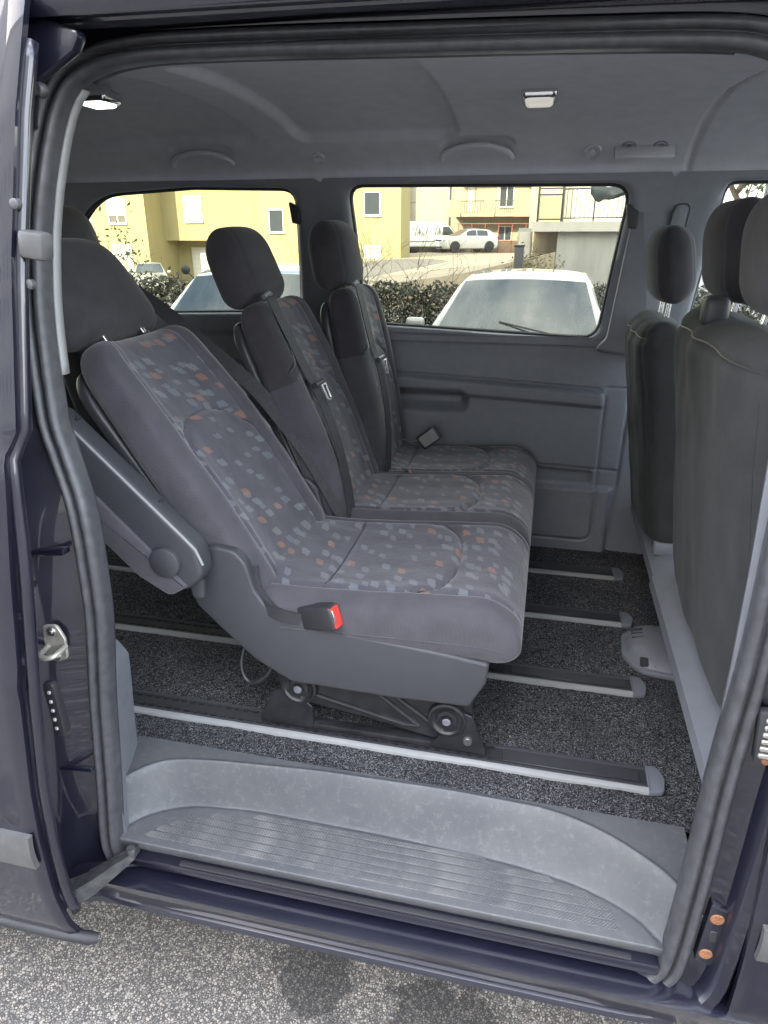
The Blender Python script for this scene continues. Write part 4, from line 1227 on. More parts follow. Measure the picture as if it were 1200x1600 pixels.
# --- double bench beyond
s2 = root('passenger_bench', (-.3, 1.92, FZ), 'grey patterned double bench by the far windows, belts buckled over its backrests', 'van seat', 'rear row seats')
LEAN2 = math.radians(22.3)
for k, (cy, ln, px) in enumerate(((1.758, LEAN2, -.462), (2.085, math.radians(11.0), -.448))):
    hw = .186 if k == 0 else .172
    LB = .588 if k == 0 else .565
    bk, pl = seat_back(s2, cy, hw, px, .875, ln, LB, hscale=.76 if k == 0 else .72, hgap=.010, tower=True, hn=.0, hhh=.198 if k == 0 else .19)
    seat_cushion(s2, cy, hw + .006, z=.918 if k else .922)
    # raised lip of the belt housing
    lipp = [surf_pt(LB, hw, HB, pl, back_deform, u, s_ + LB - .565, EB, (.10, .30, .055), (.05, .10, .05), lambda q: 1 - .09 * sm(.25, .565, q)) for u, s_ in ((-.97, .382), (-.85, .392), (-.70, .415), (-.63, .445), (-.61, .48), (-.61, .52), (-.64, .553))]
    ob('housing_edge', tube(spline(lipp, 6), .004, 8), 'plastic_black', bk)
    # belt: out of the tower top, down the front to the parked tongue
    path = [pl(s, y, n) for s, y, n in ((.572 + LB - .565, -hw + .085, -.010), (.566 + LB - .565, -hw + .088, .012), (.53, -hw + .090, .016), (.45, -hw + .098, .018), (.375, -hw + .106, .020), (.355, -hw + .110, .024))]
    belt = ob('shoulder_belt', ribbon(spline(path, 6), Vector((.05, 1, 0)), .047, .0025), 'belt_web', s2)
    lp_ = [pl(s, y, n) for s, y, n in ((.352, -hw + .10, .026), (.30, -hw + .088, .034), (.20, -hw + .070, .036), (.09, -hw + .045, .026), (.0, -hw + .012, .012))]
    ob('lap_belt', ribbon(spline(lp_, 6), Vector((.10, 1, -.05)), .046, .0025), 'belt_web', s2)
    ob('belt_guide', tube([pl(.568 + LB - .565, -hw + .062, .008), pl(.574 + LB - .565, -hw + .085, .014), pl(.570 + LB - .565, -hw + .11, .008)], .006, 8), 'plastic_grey', s2)
    c0 = pl(.346, -hw + .106, .040)
    tg0 = ob('belt_tongue', prism(rpoly([(-.030, .012), (.030, .012), (.016, -.008), (-.016, -.008)], .005, 3), -.004, .004, 'y', .0015, 1) if False else
             tube([pl(.350, -hw + .078, .036), pl(.350, -hw + .136, .037)], .0065, 8), 'plastic_black', s2)
    loop_ = [pl(.343, -hw + .098, .046), pl(.343, -hw + .124, .046), pl(.330, -hw + .122, .046), pl(.305, -hw + .124, .046), pl(.302, -hw + .119, .046), pl(.302, -hw + .104, .046), pl(.305, -hw + .099, .046)]
    ob('tongue_blade', tube(loop_, .0028, 6, closed=True), 'steel', tg0)
ob('seat_pan', bb(-.50, -.08, 1.59, 2.24, .70, .845, .015), 'plastic_black', s2)
valence(s2, 1.585, 1.602); valence(s2, 2.235, 2.25)
bracket(s2, RY[2], -1); bracket(s2, RY[3], -1)
buckle(s2, (-.385, 1.925, .893), (.75, -.1, .45), .72)
tb = ob('buckle_stalk', ribbon([(-.455, 2.19, .935), (-.42, 2.195, .925), (-.39, 2.20, .93)], Vector((0, 1, .3)), .008, .004), 'steel', s2)
bk_ = ob('belt_buckle', box((-.355, 2.185, .945), (.075, .016, .050), .005, 2, Matrix.Rotation(math.radians(-38), 4, 'Y')), 'plastic_black', s2)
ob('buckle_face', box((-.355, 2.176, .945), (.060, .006, .040), .002, 1, Matrix.Rotation(math.radians(-38), 4, 'Y')), 'plastic_pale', bk_)
# metal stay between the seats
ob('side_stay', tube([(-.735, 1.60, 1.19), (-.64, 1.598, 1.08), (-.55, 1.595, .95), (-.50, 1.592, .87)], .005, 8), 'steel', s2)
ob('belt_stalk', box((-.52, 1.60, .90), (.05, .012, .13), .005, 2, Matrix.Rotation(math.radians(-36), 4, 'Y')), 'plastic_black', s2)
ob('care_tag', box((-.742, 1.600, 1.205), (.012, .003, .045), .001, 1, Matrix.Rotation(math.radians(-36), 4, 'Y')), 'plate', s2)

# --- seat in the row behind, only its head shows
s3 = root('third_row_seat', (-1.25, 1.95, FZ), 'dark seat in the row behind the nearest seat, headrest top showing', 'van seat')
seat_back(s3, 1.95, .20, -1.24, .90, math.radians(14), .56, ('fabric_dark', 'fabric_dark'), hgap=.03)
seat_cushion(s3, 1.95, .21, x0=-1.28, L=.46, z=.90, mats=('fabric_dark', 'fabric_dark'))
ob('seat_base', bb(-1.25, -.90, 1.80, 2.10, FZ + .01, .80, .02), 'plastic_black', s3)

# --- front seats, seen from behind
def front_back(parent, cy, hw, px, pz, lean, L):
    fr, sp, nr = frame_of(px, pz, lean)
    pl = fr(cy)
    def dfm(u, s, cn):
        d = .004 * mnoise.noise(Vector((u * 1.6, s * 5, cy)))
        if cn < 0: d += -.010 * (1 - abs(u) ** 3) + .004 * gauss(abs(u) - .88, .02) + .006 * gauss(s - (L - .035), .008) + .006 * math.sin(u * 9 + cy * 3) * sm(L - .30, L - .04, s) * (1 - abs(u)) + .004 * mnoise.noise(Vector((u * 5, s * 9, cy + 7)))
        return d
    V, F, UV, mi = pillow(L, hw, .060, pl, dfm, e=4.0, ns=70, nr=140, top=(.10, .22, .06), bot=(.05, .08, .05))
    bk = ob('backrest', (V, F), 'fabric_front', parent, smooth=180, uv=UV)
    def bpt(u, s):
        cn = -(1 - min(1, abs(u)) ** 4.0) ** (1 / 4.0)
        fw = (1 - .22 * (1 - edge_f(L - s, .10))) * (1 - .08 * (1 - edge_f(s, .05)))
        fb = edge_f(L - s, .06, 2.3) * edge_f(s, .05, 2.3)
        return pl(s, hw * fw * u, .060 * max(.02, fb) * cn - .060 + dfm(u, s, cn) * fb ** .5 - .0005)
    ob('seam', tube([bpt(-.88, .04 + (L - .075) * k / 40) for k in range(41)] + [bpt(-.88 + 1.76 * k / 30, L - .035 + .010 * math.sin(PI * k / 30)) for k in range(1, 31)] + [bpt(.88, L - .035 - (L - .075) * k / 40) for k in range(1, 41)], .0014, 5), 'plastic_black', bk)
    return bk, pl
def head_on(parent, pl, L, y, hs, mat='fabric_dark', hgap=.012):
    V, F, UV, mi = pillow(.185, .145 * hs, .055, lambda s, yy, n: pl(L + hgap + s, y + yy, n + .034), lambda u, s, cn: -.003 * gauss(abs(u) - .8, .02), e=2.7, ns=56, nr=100, top=(.13, .45, .075), bot=(.07, .32, .06))
    h = ob('headrest', (V, F), mat, parent, smooth=180, uv=UV)
    for sy in (-.065, .065):
        ob('headrest_post', tube([pl(L - .03, y + sy * hs, -.045), pl(L + hgap + .03, y + sy * hs, -.025)], .006, 10), 'chrome', h)
    return h
f1 = root('driver_seat', (.55, 2.0, .50), 'dark driver seat at the far front, its narrow headrest rimmed with light', 'van seat', 'front seats')
bk, pl = front_back(f1, 2.0, .195, .420, .80, math.radians(9.0), .585)
head_on(f1, pl, .585, 0, .88, hgap=.03)
V, F, UV, mi = pillow(.50, .21, .06, lambda s, y, n: Vector((.47 + s, 2.0 + y, .90 + n)), e=4)
ob('cushion', (V, F), 'fabric_front', f1, smooth=180, uv=UV)
ob('seat_base', bb(.48, .92, 1.82, 2.18, .51, .80, .02), 'plastic_black', f1)
f2 = root('front_bench', (.55, 1.33, .50), 'dark double passenger bench at the near front, two headrests, back panel facing the camera', 'van seat', 'front seats')
bk, pl = front_back(f2, 1.335, .375, .462, .80, math.radians(7.5), .640)
head_on(f2, pl, .640, .215, .95); head_on(f2, pl, .640, -.12, 1.0)
V, F, UV, mi = pillow(.50, .38, .06, lambda s, y, n: Vector((.50 + s, 1.335 + y, .90 + n)), e=5)
ob('cushion', (V, F), 'fabric_front', f2, smooth=180, uv=UV)
ob('seat_base', bb(.50, .92, 1.0, 1.68, .51, .80, .02), 'plastic_black', f2)
p0 = pl(.64, .06, -.09)
ob('belt_guide', box(p0 + Vector((0, 0, .012)), (.045, .050, .055), .014, 3), 'plastic_valance', bk)

# ------------------------------------------------------------------ parked cars
def car(name, loc, heading, label, p, mat, group='cars parked across the street', rimm='rim'):
    r = root(name, (0, 0, 0), label, 'car', group)
    Lh, w, belt, roofz = p['L'] / 2, p['w'] / 2, p['belt'], p['roof']
    zt = p['top']                       # (x, z) along the upper outline from nose to tail
    cow, rf, rb, tail = p['cowl'], p['rf'], p['rb'], p['tail']
    X = sorted(set([Lh * (1 - 2 * k / 44) for k in range(45)] + [Lh - .01, -Lh + .01]), reverse=True)
    rings = []
    for x in X:
        q = abs(x) / Lh
        wx = w * (1 - .10 * q ** 4 - .22 * max(0, q - .93) / .07)
        zb = interp(-x, [(-a, b) for a, b in zt])
        lo = .20 + .10 * max(0, q - .85) / .15
        pts = [(0, lo), (wx * .80, lo), (wx * .96, lo + .09), (wx, .50), (wx * .99, zb * .80), (wx * .95, zb - .05), (wx * .88, zb - .005), (wx * .55, zb + .02), (0, zb + .03)]
        half = [(y, z) for y, z in pts]
        rings.append([(x, y, z) for y, z in half] + [(x, -y, z) for y, z in half[::-1][1:-1]])
    ob('body', loft(rings), mat, r, smooth=35)
    # cabin
    def roof_at(x):
        return interp(-x, [(-cow, belt), (-rf, roofz - .05), (-(rf - .25), roofz - .01), (-(rf + rb) / 2, roofz), (-rb, roofz - .06), (-tail, belt)])
    wb, wr = w * .86, w * .66
    rings = []
    XS = [cow + (tail - cow) * k / 40 for k in range(41)]
    for x in XS:
        z = roof_at(x) + .012
        h = max(.001, (z - belt) / (roofz - belt))
        y = wb + (wr - wb) * h
        half = [(wb, belt - .08), (wb, belt), (y + .02, z - .06 * h), (y - .03, z - .015 * h), (y * .5, z + .012 * h), (0, z + .02 * h)]
        rings.append([(x, a, b) for a, b in half] + [(x, -a, b) for a, b in half[::-1][1:]])
    ob('cabin', loft(rings), mat, r, smooth=50)
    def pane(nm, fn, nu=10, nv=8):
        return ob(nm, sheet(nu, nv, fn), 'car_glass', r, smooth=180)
    def ws(xa, xb, za, zb_, sgn):
        def f_(u, v_):
            x = xa + (xb - xa) * (.05 + .90 * v_)
            z = roof_at(x) + .012
            h = (z - belt) / (roofz - belt)
            y = (wb + (wr - wb) * h - .055) * (2 * u - 1)
            return (x + sgn * .012, y, z + .022 * h * (1 - (2 * u - 1) ** 2) + .010)
        return f_
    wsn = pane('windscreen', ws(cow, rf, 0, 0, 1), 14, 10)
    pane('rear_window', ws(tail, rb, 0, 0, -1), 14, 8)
    for sg in (-1, 1):
        for xa, xb in p['side']:
            def f_(u, v_, sg=sg, xa=xa, xb=xb):
                x = xa + (xb - xa) * u
                top_ = min(roof_at(x) - .075, roofz - .085)
                z = belt + .03 + (max(belt + .035, top_) - belt - .03) * v_
                h = (z - belt) / (roofz - belt)
                return (x, sg * (wb + (wr - wb) * h + .020 - .012 * 0), z)
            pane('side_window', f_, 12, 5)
        m0 = ob('wing_mirror', box((cow - .32, sg * (w + .06), belt + .06), (.09, .17, .12), .035, 3), mat, r)
        for xw in (p['wf'], p['wr']):
            wheel(r, (xw, sg * (w - .10), p['wr_r']), p['wr_r'], .21, 'y', rimm)
            arch = [(xw + (p['wr_r'] + .045) * math.cos(a), p['wr_r'] + (p['wr_r'] + .045) * math.sin(a)) for a in [PI * k / 14 for k in range(15)]]
            ob('wheel_arch', prism(arch, sg * (w - .05), sg * (w + .006), 'y', .0), 'rubber_black', r)
        ob('headlight', box((Lh - .16, sg * w * .68, p['lz']), (.26, .34, .13), .05, 3, Matrix.Rotation(sg * -.45, 4, 'Z')), 'lamp_clear', r)
        ob('tail_light', box((-Lh + .10, sg * w * .74, p['lz'] + .12), (.20, .24, .20), .04, 2), 'lamp_red', r)
        ob('door_handle', box((-.25, sg * (w + .004), belt - .12), (.18, .03, .03), .01, 2), mat, r)
    gr_ = ob('grille', box((Lh - .015, 0, p['lz'] - .02), (.06, w * .95, .11), .02, 2), 'rubber_black', r)
    ob('lower_grille', box((Lh - .02, 0, .34), (.06, w * 1.2, .14), .02, 2), 'rubber_black', r)
    ob('number_plate', box((Lh + .022, 0, .44), (.012, .50, .11), .003, 1), 'plate', r)
    ob('wiper', tube([(cow + .02, .30, belt + .05), (cow - .15, -.15, belt + .12)], .008, 6), 'rubber_black', wsn)
    r.location = loc
    r.rotation_euler = (0, 0, heading)
    return r
HATCH = dict(L=4.05, w=1.74, belt=1.00, roof=1.47, top=[(2.05, .66), (1.9, .78), (1.3, .93), (.95, 1.0), (-1.8, 1.0), (-1.98, .92), (-2.05, .70)], cowl=1.05, rf=.28, rb=-1.35, tail=-1.92,
             side=[(.52, -.28), (-.36, -1.15)], wf=1.28, wr=-1.25, wr_r=.31, lz=.68)
SALOON = dict(HATCH, L=4.35, top=[(2.2, .66), (2.0, .78), (1.35, .93), (1.0, 1.0), (-1.9, 1.02), (-2.15, .95), (-2.2, .70)], rb=-1.25, tail=-1.75, wf=1.36, wr=-1.30)
SUV = dict(L=4.40, w=1.82, belt=1.06, roof=1.52, top=[(2.2, .74), (2.05, .86), (1.4, 1.0), (1.0, 1.06), (-1.95, 1.08), (-2.15, .96), (-2.2, .72)], cowl=1.0, rf=.2, rb=-1.45, tail=-2.02, side=[(.42, -.35), (-.43, -1.25)], wf=1.36, wr=-1.34, wr_r=.35, lz=.80)
car('parked_car', (-.24, 7.1, ground_z(0, 6.6)), math.radians(-92), 'white car facing the van, windscreen full of reflections, seen through the middle window', HATCH, 'paint_white')
car('parked_car', (-2.30, 5.75, ground_z(0, 6.2)), math.radians(-80), 'blue-grey car parked behind the rear headrests, seen through both windows', dict(HATCH, roof=1.56, belt=1.06), 'paint_blue_grey')
car('parked_car', (-6.15, 52.0, ground_z(-6.2, 52) + .10), math.radians(216), 'small white off-roader with dark wheels standing on the rising street', SUV, 'paint_white_bright', rimm='rim_dark')
car('parked_car', (-11.6, 50.0, ground_z(-11.6, 50)), math.radians(-70), 'blue car half hidden at the left of the delivery van', HATCH, 'paint_blue')
car('parked_car', (-20.0, 33.5, ground_z(-20, 33.5)), math.radians(-60), 'pale silver car by the left end of the yellow house', SALOON, 'paint_silver')

# delivery van on the street
dv = root('delivery_van', (0, 0, 0), 'pale grey panel van with dark scrawled lettering behind the white off-roader', 'van')
prof = [(2.55, .45), (2.6, .85), (2.35, 1.08), (1.75, 1.22), (1.1, 1.95), (.6, 2.22), (-2.3, 2.26), (-2.55, 2.18), (-2.6, .45)]
ob('body', prism(rpoly(prof, [.05, .1, .1, .15, .2, .25, .1, .1, .05], 4), -.95, .95, 'y', .10, 3), 'paint_van_grey', dv, smooth=50)
for sg in (-1, 1):
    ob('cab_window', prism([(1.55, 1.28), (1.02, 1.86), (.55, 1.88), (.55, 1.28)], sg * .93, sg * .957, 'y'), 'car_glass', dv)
    ob('side_rail', bb(-2.45, .5, sg * .945, sg * .962, .80, .87, .005), 'moulding', dv)
    ob('rear_door', bb(-2.615, -2.598, sg * .03, sg * .88, .6, 2.1, .006), 'paint_van_grey', dv)
    ob('tail_light', bb(-2.62, -2.55, sg * .84, sg * .955, 1.0, 1.4, .01), 'lamp_red', dv)
    for xw in (1.7, -1.6): wheel(dv, (xw, sg * .82, .34), .34, .22)
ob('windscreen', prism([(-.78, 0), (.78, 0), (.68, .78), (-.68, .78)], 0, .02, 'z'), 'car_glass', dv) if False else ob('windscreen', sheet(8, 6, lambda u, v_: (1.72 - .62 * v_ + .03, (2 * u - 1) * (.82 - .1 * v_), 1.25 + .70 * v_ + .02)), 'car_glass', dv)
# scrawled marks: a big V with a wavy tail, twice
def scrawl(x, z, s, name='lettering', face='side'):
    strokes = [[(0, .8), (.18, 0), (.42, .95)], [(.42, .1), (.45, .5)], [(.56, .1), (.56, .8), (.6, .3), (.78, .55), (.66, .35), (.82, .1)], [(.92, .45), (.86, .2), (1.0, .12), (1.04, .45), (1.06, .1), (1.2, .15)], [(1.25, .45), (1.28, .1), (1.36, .4), (1.5, .12), (1.56, .5)]]
    ps = []
    for st in strokes:
        if face == 'side': ps.append(tube([(x - a * s, -.958, z + b * s) for a, b in st][::1], .018, 5))
        else: ps.append(tube([(-2.622, x - a * s, z + b * s) for a, b in st], .018, 5))
    return join(*ps)
def scrawl_m(vf): return vf
ob('lettering', join(*[tube([(x0 + a * s, -.958, z0 + b * s) for a, b in st], .02, 5) for x0, z0, s in ((-1.75, 1.25, .62), (-.2, 1.30, .62)) for st in
   ([(0, .9), (.22, 0), (.5, 1.1)], [(.55, .0), (.6, .5)], [(.75, 0), (.75, .85), (.8, .3), (1.0, .55), (.86, .33), (1.05, 0)], [(1.15, .4), (1.1, .1), (1.28, .05), (1.32, .4), (1.36, 0)])]), 'rubber_black', dv, smooth=0)
ob('lettering', join(*[tube([(-2.625, .55 - a * s, 1.35 + b * s) for a, b in st], .02, 5) for s in (.55,) for st in
   ([(0, .9), (.22, 0), (.5, 1.1)], [(.55, .0), (.6, .5)], [(.75, 0), (.75, .85), (.8, .3), (1.0, .55), (.86, .33), (1.05, 0)], [(1.15, .4), (1.1, .1), (1.28, .05), (1.32, .4), (1.36, 0)])]), 'rubber_black', dv, smooth=0)
dv.location = (-9.3, 56.5, ground_z(-9.3, 56.5))
dv.rotation_euler = (0, 0, math.radians(24))

# motorbike behind the hedge
mb = root('motorcycle', (0, 0, 0), 'dark motorbike behind the hedge, round mirror raised before the garage door', 'motorcycle')
for x in (-.70, .70):
    wheel(mb, (x, 0, .31), .31, .11)
ob('fork', tube([(.70, .0, .31), (.48, 0, .95)], .03, 8), 'alu', mb)
ob('tank', box((.18, 0, .83), (.50, .28, .24), .09, 3), 'plastic_black', mb)
ob('saddle', box((-.35, 0, .80), (.62, .26, .10), .04, 3), 'rubber_black', mb)
ob('engine', box((.05, 0, .48), (.46, .30, .38), .06, 2), 'black_steel', mb)
ob('headlight', lathe([(.001, .10), (.07, .09), (.09, .03), (.08, -.05), (.02, -.08)], (.60, 0, .90), 'x', 18), 'chrome', mb)
hbar = ob('handlebar', tube(spline([(.22, -.40, 1.02), (.36, -.30, 1.04), (.46, 0, 1.0), (.36, .30, 1.04), (.22, .40, 1.02)], 5), .016, 8), 'black_steel', mb)
for sg in (-1, 1):
    ob('mirror_stem', tube(spline([(.34, sg * .30, 1.04), (.36, sg * .36, 1.13), (.34, sg * .43, 1.20)], 4), .010, 6), 'black_steel', hbar)
    ob('mirror', lathe([(.001, .018), (.045, .014), (.068, .0), (.062, -.014), (.001, -.020)], (.34, sg * .45, 1.23), 'x', 18), 'plastic_black', hbar)
mb.location = (-5.0, 10.35, ground_z(-5.3, 10.3) + .12)
mb.rotation_euler = (0, 0, math.radians(-70))

# ------------------------------------------------------------------ planting
def leaf_cloud(pts_fn, n, size, seed):
    rnd = random.Random(seed)
    V, F = [], []
    for _ in range(n):
        p = Vector(pts_fn(rnd))
        d = Vector((rnd.gauss(0, 1), rnd.gauss(0, 1), rnd.gauss(.3, 1))).normalized()
        u = d.orthogonal().normalized(); w = d.cross(u)
        a = rnd.uniform(0, 2 * PI)
        u, w = u * math.cos(a) + w * math.sin(a), w * math.cos(a) - u * math.sin(a)
        s = size * rnd.uniform(.5, 1.3)
        k = len(V)
        V += [p - u * s, p + w * s * .42 + d * s * .15, p + u * s, p - w * s * .42 + d * s * .15]
        F.append([k, k + 1, k + 2, k + 3])
    return V, F
def twigs(base, height, spread, n, seed, r0=.008, depth=3):
    rnd = random.Random(seed)
    parts = []
    tips = []
    def grow(p, d, l, r, lv):
        pts = [p]; dd = d.copy()
        for k in range(4):
            dd = (dd + Vector((rnd.gauss(0, .16), rnd.gauss(0, .16), rnd.gauss(.02, .10)))).normalized()
            pts.append(pts[-1] + dd * l / 4)
        parts.append(tube(pts, [r * (1 - .17 * k) for k in range(5)], 4))
        if lv > 0:
            for _ in range(rnd.randint(2, 4)):
                q = pts[rnd.randint(1, 4)]
                nd = (dd + Vector((rnd.gauss(0, .6), rnd.gauss(0, .6), rnd.gauss(.1, .35)))).normalized()
                grow(q, nd, l * rnd.uniform(.5, .75), r * .55, lv - 1)
        else: tips.append(pts[-1])
    for _ in range(n):
        b = Vector(base) + Vector((rnd.uniform(-1, 1) * spread * .3, rnd.uniform(-1, 1) * spread * .3, 0))
        d = Vector((rnd.uniform(-1, 1) * spread / height, rnd.uniform(-1, 1) * spread / height, 1)).normalized()
        grow(b, d, height * rnd.uniform(.45, .65), r0, depth - 1)
    return join(*parts), tips
# hedge between parking and street
def hedge(name, x0, x1, y, h, label, mats, seed, n):
    gz = ground_z((x0 + x1) / 2, y)
    r = root(name, ((x0 + x1) / 2, y, gz), label, 'hedge')
    def fn(rnd):
        x = rnd.uniform(x0, x1)
        hh = h * (1 + .10 * mnoise.noise(Vector((x * 1.7, seed, 0))) + .05 * mnoise.noise(Vector((x * 6, seed, 3))))
        z = hh * rnd.random() ** .6
        return (x, y + rnd.gauss(0, .26) * (1 - .3 * z / h), gz + z + rnd.gauss(0, .03))
    ob('foliage', leaf_cloud(fn, n, .034, seed), mats[0], r, smooth=0)
    ob('dry_leaves', leaf_cloud(fn, n // 4, .032, seed + 5), mats[1], r, smooth=0)
    ps = []
    rnd = random.Random(seed)
    for k in range(int((x1 - x0) / .16)):
        x = x0 + .16 * k + rnd.uniform(-.05, .05)
        ps.append(twigs((x, y + rnd.uniform(-.15, .15), gz), h * 1.05, .35, 2, seed * 100 + k, .007, 2)[0])
    ob('stems', join(*ps), 'bark', r, smooth=60)
hedge('hedge', -8.5, -3.3, 8.7, 1.28, 'twiggy clipped hedge with dry leaves, left of the blue-grey car', ('leaf_dark', 'leaf_dry'), 3, 16000)
hedge('hedge', -3.2, 2.6, 8.9, 1.24, 'dark dense hedge between the two nearest parked cars', ('leaf_dark', 'leaf_dark'), 4, 20000)
def shrub(x, y, h, sp, label, seed, leaves=0, lm='leaf_dry'):
    gz = ground_z(x, y)
    r = root('bare_shrub' if not leaves else 'leafy_shrub', (x, y, gz), label, 'shrub')
    vf, tips = twigs((x, y, gz), h, sp, 7, seed, .012, 4)
    ob('branches', vf, 'bark', r, smooth=60)
    if leaves:
        ob('leaves', leaf_cloud(lambda rnd: Vector(rnd.choice(tips)) + Vector((rnd.gauss(0, .07), rnd.gauss(0, .07), rnd.gauss(0, .07))), leaves, .045, seed), lm, r, smooth=0)
shrub(-2.65, 10.2, 2.35, .9, 'bare twiggy shrub before the lower window of the yellow house', 21)
shrub(-1.75, 10.6, 1.75, 1.1, 'low bare twiggy shrub above the dark hedge', 22)
shrub(-7.75, 11.0, 2.0, .35, 'olive-like leafy shrub before the far left window of the yellow house', 23, 420, 'leaf_green')
shrub(-.35, 17.2, 1.2, .6, 'small brownish shrub at the foot of the concrete garage wall', 24, 1400, 'leaf_dry')
shrub(-1.95, 54.0, 1.5, .9, 'small round dark shrub beside the cream balcony house', 25, 900, 'leaf_dark')

# tree seen through the front side window
tr = root('tree', (3.6, 13.5, 0), 'tree with a drooping leafy branch, seen through the front side window', 'tree')
vf, tips = twigs((4.3, 13.5, 0), 5.2, 1.6, 4, 31, .09, 4)
ob('trunk', tube([(4.3, 13.5, -.2), (4.32, 13.5, 1.2), (4.28, 13.5, 2.2)], [.14, .12, .10], 10), 'bark', tr)
ob('limbs', vf, 'bark', tr, smooth=60)
def crown_pt(rnd):
    c_, s_ = rnd.choice((((3.15, 13.3, 2.62), .22), ((3.35, 13.4, 2.95), .4), ((4.1, 13.5, 3.9), .8), ((3.6, 13.6, 3.5), .6), ((4.9, 13.6, 3.7), .7), ((4.4, 13.2, 4.6), .7)))
    return Vector(c_) + Vector((rnd.gauss(0, s_), rnd.gauss(0, s_), rnd.gauss(0, s_ * .6)))
ob('crown', leaf_cloud(crown_pt, 5200, .07, 32), 'leaf_green', tr, smooth=0)
pole = root('lamp_pole', (3.72, 15.5, 0), 'thin grey pole standing beyond the front side window', 'pole')
ob('shaft', tube([(3.72, 15.5, -.2), (3.80, 15.5, 5.0)], [.05, .035], 10), 'moulding', pole)
ob('lamp_head', box((3.80, 15.3, 5.02), (.18, .5, .10), .03, 2), 'moulding', pole)

# ------------------------------------------------------------------ houses
def win(parent, x, y, z, w, h, kind='glass', frame='white_frame', fd=.06, roll=0.0):
    """window in a wall that faces -y"""
    f_ = ob('window', join(bb(x - w / 2 - .07, x - w / 2, y - fd, y + .08, z - .07, z + h + .07), bb(x + w / 2, x + w / 2 + .07, y - fd, y + .08, z - .07, z + h + .07),
                           bb(x - w / 2, x + w / 2, y - fd, y + .08, z + h, z + h + .07), bb(x - w / 2 - .08, x + w / 2 + .08, y - fd - .06, y + .08, z - .13, z - .07), bb(x - w / 2, x + w / 2, y - fd, y + .08, z - .07, z)), frame, parent, smooth=0)
    ob('pane', bb(x - w / 2, x + w / 2, y - .012, y + .06, z, z + h), 'house_glass' if kind == 'glass' else 'shutter', f_, smooth=0)
    if kind == 'glass' and w > .9:
        ob('mullion', bb(x - .03, x + .03, y - .035, y - .013, z, z + h), frame, f_, smooth=0)
    if roll:
        ob('roller_shutter', bb(x - w / 2 + .002, x + w / 2 - .002, y - .045, y - .016, z + h * (1 - roll), z + h - .002), 'shutter', f_, smooth=0)
    return f_
yh = root('yellow_house', (-17, 42, -1.2), 'long yellow two-storey house with stepped front, small windows and garage', 'house')
ob('wall', bb(-40, -26.6, 43.0, 52, -2.5, 7.2), 'plaster_pale', yh, smooth=0)
ob('wall', bb(-26.5, -23.15, 39.0, 52, -2.5, 7.4), 'plaster_yellow', yh, smooth=0)
ob('wall', bb(-23.15, -16.6, 41.0, 52, 1.35, 7.4), 'plaster_yellow', yh, smooth=0)          # overhanging upper floor
ob('wall', bb(-23.15, -16.6, 42.4, 52, -2.5, 1.35), 'plaster_yellow', yh, smooth=0)
ob('wall', bb(-16.6, -8.35, 40.0, 42.6, -2.5, 7.4), 'plaster_yellow', yh, smooth=0)
gdr = ob('garage_door', bb(-22.2, -18.6, 42.33, 42.46, -1.25, .95), 'white_frame', yh, smooth=0)
for k in range(7): ob('door_panel', bb(-22.15, -18.65, 42.30, 42.33, -1.22 + k * .30, -.95 + k * .30, .006, 1), 'white_frame', gdr)
ob('roof', bb(-26.7, -8.2, 38.6, 42.5, 7.41, 7.75), 'tile_roof', yh, smooth=0)
win(yh, -24.95, 39.0, 2.35, 1.05, 1.25, 'glass', roll=.72)
win(yh, -21.15, 41.0, 2.45, 1.05, 1.28, 'shutter')
win(yh, -15.55, 40.0, 1.85, .78, 1.10)
win(yh, -9.95, 40.0, 2.70, .82, 1.08)
win(yh, -9.95, 40.0, -.30, .84, 1.35, 'shutter')
win(yh, -13.2, 40.0, 2.45, .9, 1.1)
win(yh, -13.2, 40.0, -.30, .9, 1.2)
win(yh, -24.9, 39.0, -.9, 1.1, 2.0, 'shutter')
ob('wall_lamp', box((-23.45, 38.93, .15), (.16, .14, .22), .03, 2), 'plastic_dark', yh)

# cream house with orange balconies on the right
ch = root('cream_house', (-4, 58, .4), 'cream house with orange balcony parapets and a terrace below', 'house')
ob('wall', bb(-10.8, -2.05, 57.5, 68, -1.5, 9.5), 'plaster_cream', ch, smooth=0)
ob('wall', bb(-2.05, .25, 55.4, 68, -1.5, 9.5), 'plaster_cream', ch, smooth=0)
ob('wall', bb(.25, 1.0, 55.6, 68, -1.5, 9.5), 'plaster_pale', ch, smooth=0)
for z0 in (2.95, 6.0):
    slab = ob('balcony', bb(-7.7, -2.07, 55.6, 57.5, z0, z0 + .22), 'plaster_cream', ch, smooth=0)
    for xa, xb in ((-8.0, -7.1), (-5.35, -4.6), (-3.2, -2.08)):
        ob('parapet', bb(xa, xb, 55.45, 55.60, z0 - .02, z0 + 1.12), 'plaster_orange', slab, smooth=0)
    for xa, xb in ((-7.1, -5.35), (-4.6, -3.2)):
        ob('rail', bb(xa, xb, 55.50, 55.55, z0 + 1.02, z0 + 1.08), 'railing_metal', slab, smooth=0)
        for k in range(9):
            x = xa + (xb - xa) * (k + .5) / 9
            ob('baluster', bb(x - .018, x + .018, 55.51, 55.54, z0 + .22, z0 + 1.02), 'railing_metal', slab, smooth=0)
    win(ch, -3.9, 57.5, z0 + .75, .95, 1.35)
    win(ch, -6.6, 57.5, z0 + .40, .55, 1.9, 'shutter', 'plaster_orange')
win(ch, -3.9, 57.5, .95, .95, 1.3); win(ch, -6.6, 57.5, .45, .55, 1.9, 'shutter', 'plaster_orange')
ob('shutter', bb(-4.62, -4.40, 57.40, 57.46, 3.66, 5.05), 'shutter', ch, smooth=0)
